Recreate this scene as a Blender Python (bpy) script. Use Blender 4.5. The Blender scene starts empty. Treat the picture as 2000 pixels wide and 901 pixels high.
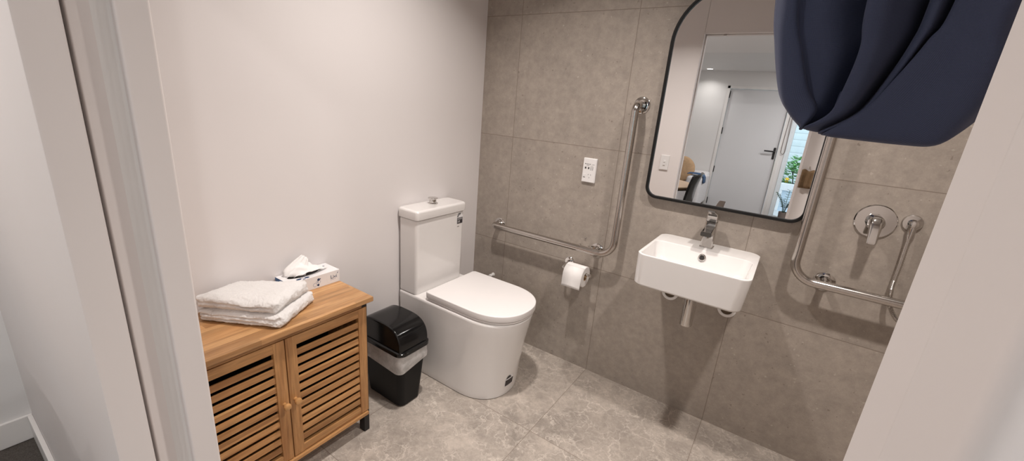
import bpy, bmesh, math, random
from mathutils import Vector, Matrix, noise
random.seed(7)
S = bpy.context.scene
COL = S.collection
PI = math.pi

# ------------------------------------------------------------------ materials
def srgb(r, g, b):
    f = lambda c: (c/255/12.92) if c/255 <= .04045 else ((c/255+.055)/1.055)**2.4
    return (f(r), f(g), f(b), 1)

class NT:
    """small helper round a material's node tree"""
    def __init__(s, name):
        s.m = bpy.data.materials.new(name); s.m.use_nodes = True
        s.t = s.m.node_tree; s.t.nodes.clear()
        s.out = s.t.nodes.new('ShaderNodeOutputMaterial')
        s.b = s.t.nodes.new('ShaderNodeBsdfPrincipled')
        s.t.links.new(s.b.outputs[0], s.out.inputs[0])
    def n(s, typ, **kw):
        nd = s.t.nodes.new(typ)
        for k, v in kw.items():
            if k.startswith('i_'):
                key = k[2:]
                key = int(key) if key.isdigit() else key.replace('_', ' ')
                nd.inputs[key].default_value = v
            else: setattr(nd, k, v)
        return nd
    def l(s, a, b): s.t.links.new(a, b)
    def math(s, op, a, b=None, c=None):
        nd = s.n('ShaderNodeMath', operation=op)
        for i, v in enumerate((a, b, c)):
            if v is None: continue
            if isinstance(v, (int, float)): nd.inputs[i].default_value = v
            else: s.l(v, nd.inputs[i])
        return nd.outputs[0]
    def mix(s, fac, a, b, mode='MIX'):
        nd = s.n('ShaderNodeMix', data_type='RGBA', blend_type=mode)
        for sock, v in ((nd.inputs[0], fac), (nd.inputs[6], a), (nd.inputs[7], b)):
            if isinstance(v, (int, float)): sock.default_value = v
            elif isinstance(v, tuple): sock.default_value = v
            else: s.l(v, sock)
        return nd.outputs[2]
    def ramp(s, fac, stops):
        nd = s.n('ShaderNodeValToRGB'); s.l(fac, nd.inputs[0])
        e = nd.color_ramp.elements
        while len(e) < len(stops): e.new(.5)
        for i, (p, c) in enumerate(stops): e[i].position = p; e[i].color = c
        return nd.outputs[0]
    def bump(s, h, strength=.2, dist=.002):
        nd = s.n('ShaderNodeBump'); nd.inputs['Strength'].default_value = strength
        nd.inputs['Distance'].default_value = dist
        s.l(h, nd.inputs['Height']); s.l(nd.outputs[0], s.b.inputs['Normal']); return nd
    def pos(s): return s.n('ShaderNodeNewGeometry').outputs['Position']
    def obj(s): return s.n('ShaderNodeTexCoord').outputs['Object']
    def noise(s, co, scale, detail=3, rough=.5, dist=0):
        nd = s.n('ShaderNodeTexNoise'); nd.inputs['Scale'].default_value = scale
        nd.inputs['Detail'].default_value = detail; nd.inputs['Roughness'].default_value = rough
        nd.inputs['Distortion'].default_value = dist
        s.l(co, nd.inputs['Vector']); return nd
    def base(s, c, rough=.5, metal=0, **kw):
        if isinstance(c, tuple): s.b.inputs['Base Color'].default_value = c
        else: s.l(c, s.b.inputs['Base Color'])
        s.b.inputs['Roughness'].default_value = rough; s.b.inputs['Metallic'].default_value = metal
        for k, v in kw.items(): s.b.inputs[k.replace('_', ' ')].default_value = v
        return s

def plain(name, c, rough=.5, metal=0, var=.03, nscale=30, **kw):
    t = NT(name); nz = t.noise(t.obj(), nscale, 3)
    hi = tuple(min(1, x*(1+var)) for x in c[:3])+(1,); lo = tuple(x*(1-var) for x in c[:3])+(1,)
    t.base(t.ramp(nz.outputs[0], [(.3, lo), (.7, hi)]), rough, metal, **kw)
    return t.m

M = {}
def mat_paint(name, c, bump=.06):
    t = NT(name); p = t.pos()
    nz = t.noise(p, 2.2, 3)
    t.base(t.ramp(nz.outputs[0], [(.3, tuple(x*.98 for x in c[:3])+(1,)), (.7, c)]), .55)
    t.bump(t.noise(p, 380, 2).outputs[0], bump, .001)
    return t.m
M['wall'] = mat_paint('wall_paint', (.80, .764, .76, 1))
M['jamb'] = mat_paint('jamb_paint', (.80, .748, .728, 1), .03)
M['ceil'] = mat_paint('ceiling_paint', (.82, .81, .80, 1))
M['hallwall'] = mat_paint('hall_paint', (.78, .77, .76, 1))
M['trim'] = plain('white_trim', (.80, .78, .76, 1), .35, nscale=8)

def grid_mask(t, u, v, u0, v0, T, w):
    """1 on a grout line, plus the tile's own random value"""
    a = t.math('DIVIDE', t.math('SUBTRACT', u, u0), T); b = t.math('DIVIDE', t.math('SUBTRACT', v, v0), T)
    da = t.math('ABSOLUTE', t.math('SUBTRACT', t.math('FRACT', t.math('ADD', a, .5)), .5))
    db = t.math('ABSOLUTE', t.math('SUBTRACT', t.math('FRACT', t.math('ADD', b, .5)), .5))
    d = t.math('MULTIPLY', t.math('MINIMUM', da, db), T)
    line = t.math('LESS_THAN', d, w)
    cx = t.n('ShaderNodeCombineXYZ'); t.l(t.math('FLOOR', a), cx.inputs[0]); t.l(t.math('FLOOR', b), cx.inputs[1])
    wn = t.n('ShaderNodeTexWhiteNoise', noise_dimensions='3D'); t.l(cx.outputs[0], wn.inputs['Vector'])
    return line, wn, d

def mat_wall_tile():
    t = NT('stone_wall_tile'); p = t.pos()
    sx = t.n('ShaderNodeSeparateXYZ'); t.l(p, sx.inputs[0])
    u = t.math('SUBTRACT', sx.outputs[0], sx.outputs[1])
    line, wn, d = grid_mask(t, u, sx.outputs[2], .2213, .5886, .6, .0016)
    off = t.n('ShaderNodeVectorMath', operation='MULTIPLY_ADD'); t.l(wn.outputs['Color'], off.inputs[0])
    off.inputs[1].default_value = (5, 5, 5); t.l(p, off.inputs[2]); q = off.outputs[0]
    big = t.noise(q, 3.2, 4, .55).outputs[0]
    mid = t.noise(q, 30, 5, .65).outputs[0]
    fine = t.noise(q, 210, 4, .7).outputs[0]
    k = (.352, .305, .264)
    c = t.ramp(big, [(.25, tuple(x*.90 for x in k)+(1,)), (.75, tuple(x*1.10 for x in k)+(1,))])
    c = t.mix(.5, c, t.ramp(mid, [(.3, (.36, .36, .36, 1)), (.7, (.62, .62, .62, 1))]), 'OVERLAY')
    c = t.mix(.22, c, t.ramp(fine, [(.3, (.36, .36, .36, 1)), (.7, (.64, .64, .64, 1))]), 'OVERLAY')
    vo = t.n('ShaderNodeTexVoronoi'); vo.inputs['Scale'].default_value = 55; t.l(q, vo.inputs['Vector'])
    sep = t.n('ShaderNodeSeparateColor'); t.l(vo.outputs['Color'], sep.inputs[0])
    wp = t.n('ShaderNodeVectorMath', operation='MULTIPLY_ADD'); t.l(t.noise(q, 90, 3).outputs['Color'], wp.inputs[0]); wp.inputs[1].default_value = (.02, .02, .02); t.l(q, wp.inputs[2])
    t.l(wp.outputs[0], vo.inputs['Vector'])
    spot = t.math('MULTIPLY', t.math('LESS_THAN', vo.outputs['Distance'], t.math('MULTIPLY', sep.outputs[1], .22)), t.math('GREATER_THAN', sep.outputs[0], .52))
    dark = t.math('GREATER_THAN', sep.outputs[2], .45)
    c = t.mix(t.math('MULTIPLY', t.math('MULTIPLY', spot, dark), .45), c, (.13, .10, .08, 1))
    c = t.mix(t.math('MULTIPLY', t.math('MULTIPLY', spot, t.math('SUBTRACT', 1, dark)), .32), c, (.62, .56, .50, 1))
    c = t.mix(t.math('MULTIPLY', line, .62), c, (.15, .115, .09, 1))
    t.base(c, .48)
    h = t.math('SUBTRACT', t.math('MULTIPLY', mid, .25), line)
    t.bump(h, .12, .0015)
    return t.m
M['walltile'] = mat_wall_tile()

def mat_floor_tile():
    t = NT('marbled_floor_tile'); p = t.pos()
    sx = t.n('ShaderNodeSeparateXYZ'); t.l(p, sx.inputs[0])
    line, wn, d = grid_mask(t, sx.outputs[0], sx.outputs[1], .8205, -.5805, .6, .0013)
    off = t.n('ShaderNodeVectorMath', operation='MULTIPLY_ADD'); t.l(wn.outputs['Color'], off.inputs[0])
    off.inputs[1].default_value = (7, 7, 7); t.l(p, off.inputs[2]); q = off.outputs[0]
    wa = t.noise(q, 6, 5, .62)
    wv = t.n('ShaderNodeVectorMath', operation='MULTIPLY_ADD'); t.l(wa.outputs['Color'], wv.inputs[0])
    wv.inputs[1].default_value = (.22, .22, .22); t.l(q, wv.inputs[2])
    big = t.noise(wv.outputs[0], 5, 6, .62).outputs[0]
    k = (.375, .328, .287)
    c = t.ramp(big, [(.28, tuple(x*.74 for x in k)+(1,)), (.5, k+(1,)), (.74, tuple(x*1.28 for x in k)+(1,))])
    def veins(sc, lo, hi, f):
        v = t.n('ShaderNodeTexVoronoi', feature='DISTANCE_TO_EDGE'); v.inputs['Scale'].default_value = sc
        t.l(wv.outputs[0], v.inputs['Vector'])
        m = t.ramp(v.outputs['Distance'], [(0, (1, 1, 1, 1)), (lo, (.5, .5, .5, 1)), (hi, (0, 0, 0, 1))])
        br = t.ramp(t.noise(q, 7+sc*.3, 3).outputs[0], [(.40, (0, 0, 0, 1)), (.60, (1, 1, 1, 1))])
        return t.math('MULTIPLY', t.math('MULTIPLY', m, br), f)
    mott = t.noise(wv.outputs[0], 13, 5, .65).outputs[0]
    c = t.mix(.6, c, t.ramp(mott, [(.32, (.38, .38, .38, 1)), (.68, (.62, .62, .62, 1))]), 'OVERLAY')
    c = t.mix(veins(7, .010, .032, .72), c, (.70, .63, .56, 1))
    c = t.mix(veins(17, .016, .055, .68), c, (.66, .595, .53, 1))
    c = t.mix(veins(38, .03, .10, .42), c, (.58, .52, .46, 1))
    fine = t.noise(q, 60, 5, .7).outputs[0]
    c = t.mix(.42, c, t.ramp(fine, [(.3, (.36, .36, .36, 1)), (.7, (.64, .64, .64, 1))]), 'OVERLAY')
    c = t.mix(t.math('MULTIPLY', line, .7), c, (.17, .13, .10, 1))
    t.base(c, .38)
    t.bump(t.math('SUBTRACT', t.math('MULTIPLY', fine, .15), line), .2, .0015)
    return t.m
M['floortile'] = mat_floor_tile()

def mat_wood(name, axis, c1, c2, rough=.4, scale=1.0, plank=None):
    """axis: index of the grain direction in object space"""
    t = NT(name); co = t.obj()
    info = t.n('ShaderNodeObjectInfo')
    mp = t.n('ShaderNodeMapping'); t.l(co, mp.inputs[0])
    sc = [34*scale]*3; sc[axis] = 2.2*scale; mp.inputs['Scale'].default_value = sc
    q = mp.outputs[0]
    if plank:
        sp = t.n('ShaderNodeSeparateXYZ'); t.l(co, sp.inputs[0])
        lanes = [i for i in range(3) if i != axis]
        row = t.math('FLOOR', t.math('DIVIDE', sp.outputs[plank[0]], plank[1]))
        w0 = t.n('ShaderNodeTexWhiteNoise', noise_dimensions='1D'); t.l(row, w0.inputs['W'])
        seg = t.math('FLOOR', t.math('ADD', t.math('DIVIDE', sp.outputs[axis], plank[2]), t.math('MULTIPLY', w0.outputs[0], 7.3)))
        cx = t.n('ShaderNodeCombineXYZ'); t.l(row, cx.inputs[0]); t.l(seg, cx.inputs[1])
        w1 = t.n('ShaderNodeTexWhiteNoise', noise_dimensions='3D'); t.l(cx.outputs[0], w1.inputs['Vector'])
        ad = t.n('ShaderNodeVectorMath', operation='MULTIPLY_ADD'); t.l(w1.outputs['Color'], ad.inputs[0])
        ad.inputs[1].default_value = (9, 9, 9); t.l(q, ad.inputs[2]); q = ad.outputs[0]
    n1 = t.noise(q, 1, 5, .6, .6).outputs[0]
    mid = tuple((a+b)/2 for a, b in zip(c1, c2))
    c = t.ramp(n1, [(.28, c2), (.5, mid), (.72, c1)])
    if plank:
        c = t.mix(.7, c, t.ramp(w1.outputs[0], [(0, (.36, .36, .36, 1)), (1, (.62, .62, .62, 1))]), 'OVERLAY')
    else:
        c = t.mix(.35, c, t.ramp(info.outputs['Random'], [(0, (.44, .44, .44, 1)), (1, (.56, .56, .56, 1))]), 'OVERLAY')
    c = t.mix(.55, c, t.ramp(t.noise(q, 4, 5, .72).outputs[0], [(.35, (.34, .34, .34, 1)), (.65, (.66, .66, .66, 1))]), 'OVERLAY')
    t.base(c, rough)
    t.bump(n1, .08, .001)
    return t.m
W1, W2 = (.56, .305, .125, 1), (.285, .122, .040, 1)
M['woodtop'] = mat_wood('acacia_top', 1, (.60, .35, .16, 1), (.33, .155, .058, 1), .36, plank=(0, .042, .33))
M['woodY'] = mat_wood('acacia_across', 1, W1, W2, .42, plank=(2, .0372, 3.0))
M['woodZ'] = mat_wood('acacia_upright', 2, W1, W2, .42)
M['knobwood'] = plain('knob_wood', (.52, .28, .11, 1), .35, var=.12, nscale=60)
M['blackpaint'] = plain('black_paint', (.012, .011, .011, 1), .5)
M['ceramic'] = plain('white_ceramic', (.80, .775, .76, 1), .12, var=.005, Coat_Weight=.4, Coat_Roughness=.05)
M['seatplastic'] = plain('white_seat_plastic', (.82, .79, .78, 1), .28, var=.005)
M['whiteplastic'] = plain('white_plastic', (.80, .78, .77, 1), .32, var=.01)
M['chrome'] = plain('chrome', (.62, .60, .58, 1), .07, 1, var=.01)
M['steel'] = plain('polished_steel', (.52, .485, .455, 1), .19, 1, var=.04, nscale=90)
M['hosesteel'] = plain('hose_steel', (.58, .55, .52, 1), .22, 1, var=.04)
M['blackplastic'] = plain('black_plastic', (.005, .005, .0055, 1), .5, var=.1, Specular_IOR_Level=.25)
M['blackgloss'] = plain('black_gloss_plastic', (.005, .005, .0055, 1), .14, var=.1, Specular_IOR_Level=.4)
M['frame'] = plain('black_mirror_frame', (.008, .0075, .0075, 1), .45, Specular_IOR_Level=.3)
M['dark'] = plain('dark_recess', (.02, .017, .015, 1), .6)
M['brownhole'] = plain('brown_hole', (.10, .07, .045, 1), .8)
M['ink'] = plain('dark_ink', (.03, .025, .028, 1), .5)
M['navyink'] = plain('navy_ink', (.02, .045, .12, 1), .45)
M['blueink'] = plain('blue_ink', (.035, .12, .30, 1), .45, var=.25)
M['card'] = plain('white_card', (.80, .785, .79, 1), .5)
M['bronze'] = plain('brown_cloth', (.20, .125, .065, 1), .85, var=.2)
def mat_mirror():
    t = NT('mirror_silver'); nz = t.noise(t.obj(), 4, 1)
    t.base(t.ramp(nz.outputs[0], [(0, (.90, .91, .92, 1)), (1, (.91, .92, .93, 1))]), 0, 1); return t.m
M['mirror'] = mat_mirror()
def mat_glass():
    t = NT('window_glass')
    g = t.n('ShaderNodeBsdfGlass'); g.inputs['IOR'].default_value = 1.0; g.inputs['Roughness'].default_value = 0
    tr = t.n('ShaderNodeBsdfTransparent'); gl = t.n('ShaderNodeBsdfGlossy'); gl.inputs['Roughness'].default_value = .02
    fr = t.n('ShaderNodeFresnel'); fr.inputs[0].default_value = 1.45
    mx = t.n('ShaderNodeMixShader'); t.l(fr.outputs[0], mx.inputs[0]); t.l(tr.outputs[0], mx.inputs[1]); t.l(gl.outputs[0], mx.inputs[2])
    t.l(mx.outputs[0], t.out.inputs[0]); t.t.nodes.remove(g); t.t.nodes.remove(t.b); return t.m
M['glass'] = mat_glass()
def mat_towel(name, c, sc=900):
    t = NT(name); p = t.obj()
    a = t.noise(p, sc, 3, .7).outputs[0]; b = t.noise(p, sc*.28, 3).outputs[0]
    t.base(t.ramp(b, [(.3, tuple(x*.94 for x in c[:3])+(1,)), (.7, c)]), .95)
    t.b.inputs['Sheen Weight'].default_value = .35; t.b.inputs['Sheen Roughness'].default_value = .5
    t.bump(t.math('ADD', a, t.math('MULTIPLY', b, .8)), .55, .004); return t.m
M['towel'] = mat_towel('white_terry', (.86, .835, .82, 1))
M['tissue'] = plain('tissue_paper', (.86, .84, .83, 1), .9, Subsurface_Weight=.0)
M['paper'] = plain('toilet_paper', (.86, .835, .82, 1), .9)
def mat_liner():
    t = NT('bin_liner_film'); p = t.obj()
    nz = t.noise(p, 26, 4, .6, .5).outputs[0]
    t.base((.78, .76, .75, 1), .30)
    t.b.inputs['Alpha'].default_value = .5
    t.l(t.ramp(nz, [(.3, (.50, .50, .50, 1)), (.7, (.78, .78, .78, 1))]), t.b.inputs['Alpha'])
    t.bump(nz, .6, .006); return t.m
M['liner'] = mat_liner()
def mat_curtain():
    t = NT('navy_waffle_cloth')
    uv = t.n('ShaderNodeUVMap').outputs[0]
    sp = t.n('ShaderNodeSeparateXYZ'); t.l(uv, sp.inputs[0])
    tri = lambda s, f: t.math('PINGPONG', t.math('MULTIPLY', s, f), .5)
    a = tri(sp.outputs[0], 760); b = tri(sp.outputs[1], 760)
    w = t.math('MAXIMUM', a, b)
    nz = t.noise(uv, 9, 3).outputs[0]
    fz = t.noise(uv, 700, 3, .7).outputs[0]
    c = t.ramp(w, [(.15, (.023, .031, .066, 1)), (.5, (.047, .060, .118, 1))])
    c = t.mix(.35, c, t.ramp(fz, [(.3, (.36, .36, .36, 1)), (.7, (.64, .64, .64, 1))]), 'OVERLAY')
    t.base(c, .82)
    t.b.inputs['Sheen Weight'].default_value = .15; t.b.inputs['Sheen Roughness'].default_value = .45
    t.b.inputs['Sheen Tint'].default_value = (.6, .62, .8, 1)
    t.bump(t.math('ADD', w, t.math('MULTIPLY', fz, .6)), .14, .0007); return t.m
M['navy'] = mat_curtain()
def mat_carpet():
    t = NT('grey_brown_carpet'); p = t.pos()
    a = t.noise(p, 260, 4, .7).outputs[0]
    t.base(t.ramp(a, [(.3, (.05, .042, .036, 1)), (.7, (.15, .13, .115, 1))]), .95)
    t.bump(a, .8, .006); return t.m
M['carpet'] = mat_carpet()
def mat_glow(name, c, strength):
    t = NT(name); e = t.n('ShaderNodeEmission'); e.inputs[0].default_value = c; e.inputs[1].default_value = strength
    t.l(e.outputs[0], t.out.inputs[0]); t.t.nodes.remove(t.b); t.m.cycles.emission_sampling = 'NONE'; return t.m
M['lamp'] = mat_glow('lamp_diffuser', (1, .93, .86, 1), 9)
M['greydoor'] = mat_paint('grey_white_door', (.70, .70, .71, 1), .02)
def mat_siding():
    t = NT('pale_weatherboard'); p = t.pos(); sp = t.n('ShaderNodeSeparateXYZ'); t.l(p, sp.inputs[0])
    f = t.math('FRACT', t.math('DIVIDE', sp.outputs[2], .14))
    t.base(t.ramp(f, [(0, (.25, .31, .33, 1)), (.10, (.55, .66, .68, 1)), (.9, (.60, .70, .72, 1))]), .6); return t.m
M['siding'] = mat_siding()
M['leaf'] = plain('garden_leaf', (.15, .40, .13, 1), .5, var=.7, nscale=9)
M['darkleaf'] = plain('dark_leaf', (.03, .075, .04, 1), .3, var=.4, nscale=20)
M['yellow'] = plain('yellow_petal', (.85, .55, .02, 1), .5)
M['outwhite'] = plain('outdoor_white_paint', (.75, .82, .86, 1), .5)
M['outblue'] = plain('outdoor_pale_blue', (.55, .70, .82, 1), .5)
M['ground'] = plain('outdoor_ground', (.3, .29, .27, 1), .9, var=.3)
M['tan'] = plain('tan_cloth', (.50, .33, .19, 1), .9, var=.1)
M['sofa'] = plain('white_upholstery', (.74, .73, .74, 1), .9)
M['denim'] = plain('blue_cloth', (.06, .12, .24, 1), .9, var=.4)
M['oak'] = mat_wood('pale_oak', 0, (.60, .44, .30, 1), (.50, .35, .22, 1), .4)
M['pot'] = plain('grey_brown_pot', (.20, .165, .15, 1), .8)

# ------------------------------------------------------------------ geometry helpers
def finish(name, bm, mat, parent=None, smooth=True, ang=38, uv=None):
    bmesh.ops.remove_doubles(bm, verts=bm.verts, dist=1e-6)
    bmesh.ops.recalc_face_normals(bm, faces=bm.faces)
    if smooth:
        for f in bm.faces: f.smooth = True
        for e in bm.edges:
            if len(e.link_faces) == 2 and e.calc_face_angle(0) > math.radians(ang): e.smooth = False
    me = bpy.data.meshes.new(name); bm.to_mesh(me); bm.free()
    o = bpy.data.objects.new(name, me); COL.objects.link(o)
    if mat is not None:
        for m in (mat if isinstance(mat, (list, tuple)) else [mat]): me.materials.append(m)
    if smooth and ang <= 50:
        wn = o.modifiers.new('weighted', 'WEIGHTED_NORMAL'); wn.keep_sharp = True; wn.weight = 100
    if parent is not None:
        o.parent = parent
        o.matrix_parent_inverse = Matrix.Translation(-parent.location)
    return o

def tag(o, label=None, cat=None, group=None, kind=None):
    if label: o['label'] = label
    if cat: o['category'] = cat
    if group: o['group'] = group
    if kind: o['kind'] = kind
    return o
def thing(name, label, cat, loc, group=None):
    o = bpy.data.objects.new(name, None); o.empty_display_size = .05; o.location = loc; COL.objects.link(o)
    return tag(o, label, cat, group)
def struct(name, bm, mat, label=None, cat=None, parent=None, **kw):
    o = finish(name, bm, mat, parent, **kw)
    if parent is None: tag(o, label, cat, None, 'structure')
    return o

def box(bm, x0, x1, y0, y1, z0, z1, bev=0, seg=2, rot=None, mi=0):
    r = bmesh.ops.create_cube(bm, size=1)
    vs = r['verts']
    c = Vector(((x0+x1)/2, (y0+y1)/2, (z0+z1)/2))
    for v in vs: v.co = Vector((v.co.x*(x1-x0), v.co.y*(y1-y0), v.co.z*(z1-z0)))
    es = list({e for v in vs for e in v.link_edges}); fs = list({f for v in vs for f in v.link_faces})
    geo = vs
    if bev > 0:
        rr_ = bmesh.ops.bevel(bm, geom=es, offset=bev, segments=seg, profile=.6, affect='EDGES')
        geo = list({v for f in rr_['faces'] for v in f.verts} | {v for v in vs if v.is_valid})
    for v in geo:
        if rot is not None: v.co = rot @ v.co
        v.co += c
    if mi:
        for f in {f for v in geo for f in v.link_faces}: f.material_index = mi
    return geo
def B(*a, **k):
    bm = bmesh.new(); box(bm, *a, **k); return bm

def loft(bm, rings, cap0=True, cap1=True, closed=True, mi=0):
    rv = [[bm.verts.new(p) for p in r] for r in rings]
    n = len(rings[0]); fs = []
    for a, b in zip(rv, rv[1:]):
        for i in range(n if closed else n-1):
            j = (i+1) % n
            fs.append(bm.faces.new((a[i], a[j], b[j], b[i])))
    if cap0: fs.append(bm.faces.new(rv[0][::-1]))
    if cap1: fs.append(bm.faces.new(rv[-1]))
    for f in fs: f.material_index = mi
    return rv

def rrect(x0, x1, y0, y1, r, z, n=6):
    r = min(r, (x1-x0)/2-1e-4, (y1-y0)/2-1e-4); out = []
    for cx, cy, a0 in ((x1-r, y1-r, 0), (x0+r, y1-r, 90), (x0+r, y0+r, 180), (x1-r, y0+r, 270)):
        for i in range(n+1):
            a = math.radians(a0+90*i/n); out.append(Vector((cx+r*math.cos(a), cy+r*math.sin(a), z)))
    return out

def lathe(bm, prof, n=32, center=(0, 0, 0), axis='z', cap0=True, cap1=True, mi=0):
    c = Vector(center); rings = []
    for r, h in prof:
        ring = []
        for i in range(n):
            a = 2*PI*i/n; u, v = r*math.cos(a), r*math.sin(a)
            ring.append(c+(Vector((u, v, h)) if axis == 'z' else Vector((u, h, v)) if axis == 'y' else Vector((h, u, v))))
        rings.append(ring)
    return loft(bm, rings, cap0, cap1, mi=mi)

def smooth_path(pts, rad, seg=8):
    """polyline with rounded corners"""
    pts = [Vector(p) for p in pts]; out = [pts[0]]
    for i in range(1, len(pts)-1):
        a, b, c = pts[i-1], pts[i], pts[i+1]
        d1 = (a-b).normalized(); d2 = (c-b).normalized()
        R = rad[i-1] if isinstance(rad, (list, tuple)) else rad
        ang = d1.angle(d2); t = min(R/math.tan(ang/2), (a-b).length*.49, (c-b).length*.49)
        p0, p2 = b+d1*t, b+d2*t
        R2 = t*math.tan(ang/2); cen = b+(d1+d2).normalized()*(R2/math.sin(ang/2))
        u = (p0-cen); w = (p2-cen); th = u.angle(w)
        for k in range(seg+1):
            s_ = k/seg
            out.append(cen+(u*math.sin((1-s_)*th)+w*math.sin(s_*th))/math.sin(th))
    out.append(pts[-1]); return out
def catmull(pts, n=8):
    P = [Vector(p) for p in pts]; P = [P[0]*2-P[1]]+P+[P[-1]*2-P[-2]]; out = []
    for i in range(1, len(P)-2):
        for k in range(n):
            t = k/n; a, b, c, d = P[i-1:i+3]
            out.append(.5*((2*b)+(c-a)*t+(2*a-5*b+4*c-d)*t*t+(3*b-a-3*c+d)*t**3))
    out.append(P[-2]); return out
def tube(bm, path, r, n=16, cap=True, mi=0):
    P = [Vector(p) for p in path]; rings = []
    T0 = (P[1]-P[0]).normalized(); up = Vector((0, 0, 1)) if abs(T0.z) < .9 else Vector((1, 0, 0))
    N = (up-T0*up.dot(T0)).normalized()
    for i, p in enumerate(P):
        T = (P[min(i+1, len(P)-1)]-P[max(i-1, 0)]).normalized()
        N = (N-T*N.dot(T)).normalized(); Bn = T.cross(N)
        rr = r(i) if callable(r) else r
        rings.append([p+(N*math.cos(2*PI*k/n)+Bn*math.sin(2*PI*k/n))*rr for k in range(n)])
    return loft(bm, rings, cap, cap, mi=mi)
def poly_prism(bm, pts, d, mi=0):
    """extrude closed outline pts by vector d"""
    d = Vector(d); return loft(bm, [[Vector(p) for p in pts], [Vector(p)+d for p in pts]], mi=mi)

def text_mesh(name, body, size, mat, mw, parent, depth=.0003, align='CENTER', shear=0):
    cu = bpy.data.curves.new(name, 'FONT'); cu.body = body; cu.size = size; cu.align_x = align; cu.extrude = depth; cu.shear = shear
    tmp = bpy.data.objects.new(name+'_tmp', cu); COL.objects.link(tmp)
    me = bpy.data.meshes.new_from_object(tmp)
    bpy.data.objects.remove(tmp); bpy.data.curves.remove(cu)
    me.transform(mw); me.name = name; me.materials.clear(); me.materials.append(mat)
    o = bpy.data.objects.new(name, me); COL.objects.link(o)
    o.parent = parent; o.matrix_parent_inverse = Matrix.Translation(-parent.location)
    return o
def basis(o, x, y, z):
    return Matrix(((x[0], y[0], z[0], o[0]), (x[1], y[1], z[1], o[1]), (x[2], y[2], z[2], o[2]), (0, 0, 0, 1)))

# ------------------------------------------------------------------ camera
f_px = 810.9819; CAM = Vector((1.50476, -1.90984, 1.35384))
RX, RY, RZ = (-0.292765, -0.082331, 0.575948)
Rm = Matrix.Rotation(RZ, 3, 'Z') @ Matrix.Rotation(RX, 3, 'X') @ Matrix.Rotation(RY, 3, 'Y')
right, fwd, up = Rm.col[0], Rm.col[1], Rm.col[2]
cam = bpy.data.cameras.new('camera'); co = bpy.data.objects.new('camera', cam); COL.objects.link(co)
co.matrix_world = basis(CAM, right, up, -fwd)
cam.sensor_fit = 'HORIZONTAL'; cam.sensor_width = 36; cam.lens = f_px*36/2000; cam.clip_start = .01; cam.clip_end = 100
S.camera = co

# ------------------------------------------------------------------ the room
XR, HC = 2.42, 2.40
XJ, XK = .750, 1.557            # doorway jambs
YB, YH = -1.677, -1.806         # bathroom and hall faces of the entry wall
ZH = 1.97
YF = -5.48                      # far wall of the hall
HX0, HX1 = -.655, 3.2
struct('floor', B(0, XR, YB-.01, 0, -.08, 0), M['floortile'], 'beige marbled floor tiles of the bathroom', 'floor', smooth=False)
struct('wall_back', B(-.12, XR+.12, 0, .12, -.08, HC), M['walltile'], 'wall of large taupe stone tiles behind the toilet and basin', 'wall', smooth=False)
struct('wall_left', B(-.12, 0, YB, 0, -.08, HC), M['wall'], 'plain white painted wall behind the cabinet', 'wall', smooth=False)
struct('wall_right', B(XR, XR+.12, YB, 0, -.08, HC), M['walltile'], 'tiled end wall of the shower side', 'wall', smooth=False)
struct('ceiling', B(-.12, XR+.12, YH, .12, HC, HC+.1), M['ceil'], 'white bathroom ceiling', 'ceiling', smooth=False)
# entry wall: two skins with a sliding-door cavity between them
bm = bmesh.new(); Z1 = ZH
box(bm, HX0-.1, XJ, YH, -1.764, 0, HC, .003); box(bm, 0, XJ, -1.716, YB, 0, HC, .004, 3)
box(bm, XJ+.0006, XK-.0006, YH, -1.764, Z1, HC, .003); box(bm, XJ+.0006, XK-.0006, -1.716, YB, Z1, HC, .003)
box(bm, HX0-.1, XJ-.06, -1.764, -1.716, 2.03, HC); box(bm, XJ-.06, XK, -1.764, -1.716, 2.03, HC)
struct('wall_front', bm, M['jamb'], 'white doorway wall with a sliding door pocket left of the opening', 'wall')
bm = bmesh.new()
box(bm, XK-.0125, HX1, YH, -1.762, 0, HC, .005, 3); box(bm, XK, XR+.12, -1.7618, YB, 0, HC, .003)
struct('wall_front_right', bm, M['jamb'], 'white wall and jamb right of the doorway', 'wall')
# sliding door leaf in its pocket, and its track
d2 = struct('door_2', B(.0, XJ-.034, -1.7545, -1.7175, .012, 1.985, .003, 3), M['jamb'], 'white sliding door pushed back into its wall pocket', 'door')
bm = bmesh.new(); box(bm, XJ+.001, XK-.001, -1.755, -1.725, 1.995, 2.028); box(bm, XJ+.12, XJ+.14, -1.748, -1.732, 1.962, 1.997, .002)
struct('trim_1', bm, M['steel'], 'metal sliding door track with a small hook over the doorway', 'trim')
bm = bmesh.new(); fl = []
for i in range(9):
    a = PI/2*i/8; fl.append((XJ-.020-.014*math.sin(a), -1.7305+.0145*(1-math.cos(a)), .0))
fl = [(XJ-.034, -1.7305, 0)]+[(XJ-.034+.030*(1-math.cos(PI/2*i/8)), -1.7305+.0150*math.sin(PI/2*i/8), 0) for i in range(9)]+[(XJ-.034, -1.7153, 0)]
poly_prism(bm, fl, (0, 0, ZH)); struct('trim_2', bm, M['trim'], 'rounded white sealing strip along the sliding door pocket', 'trim')
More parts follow.
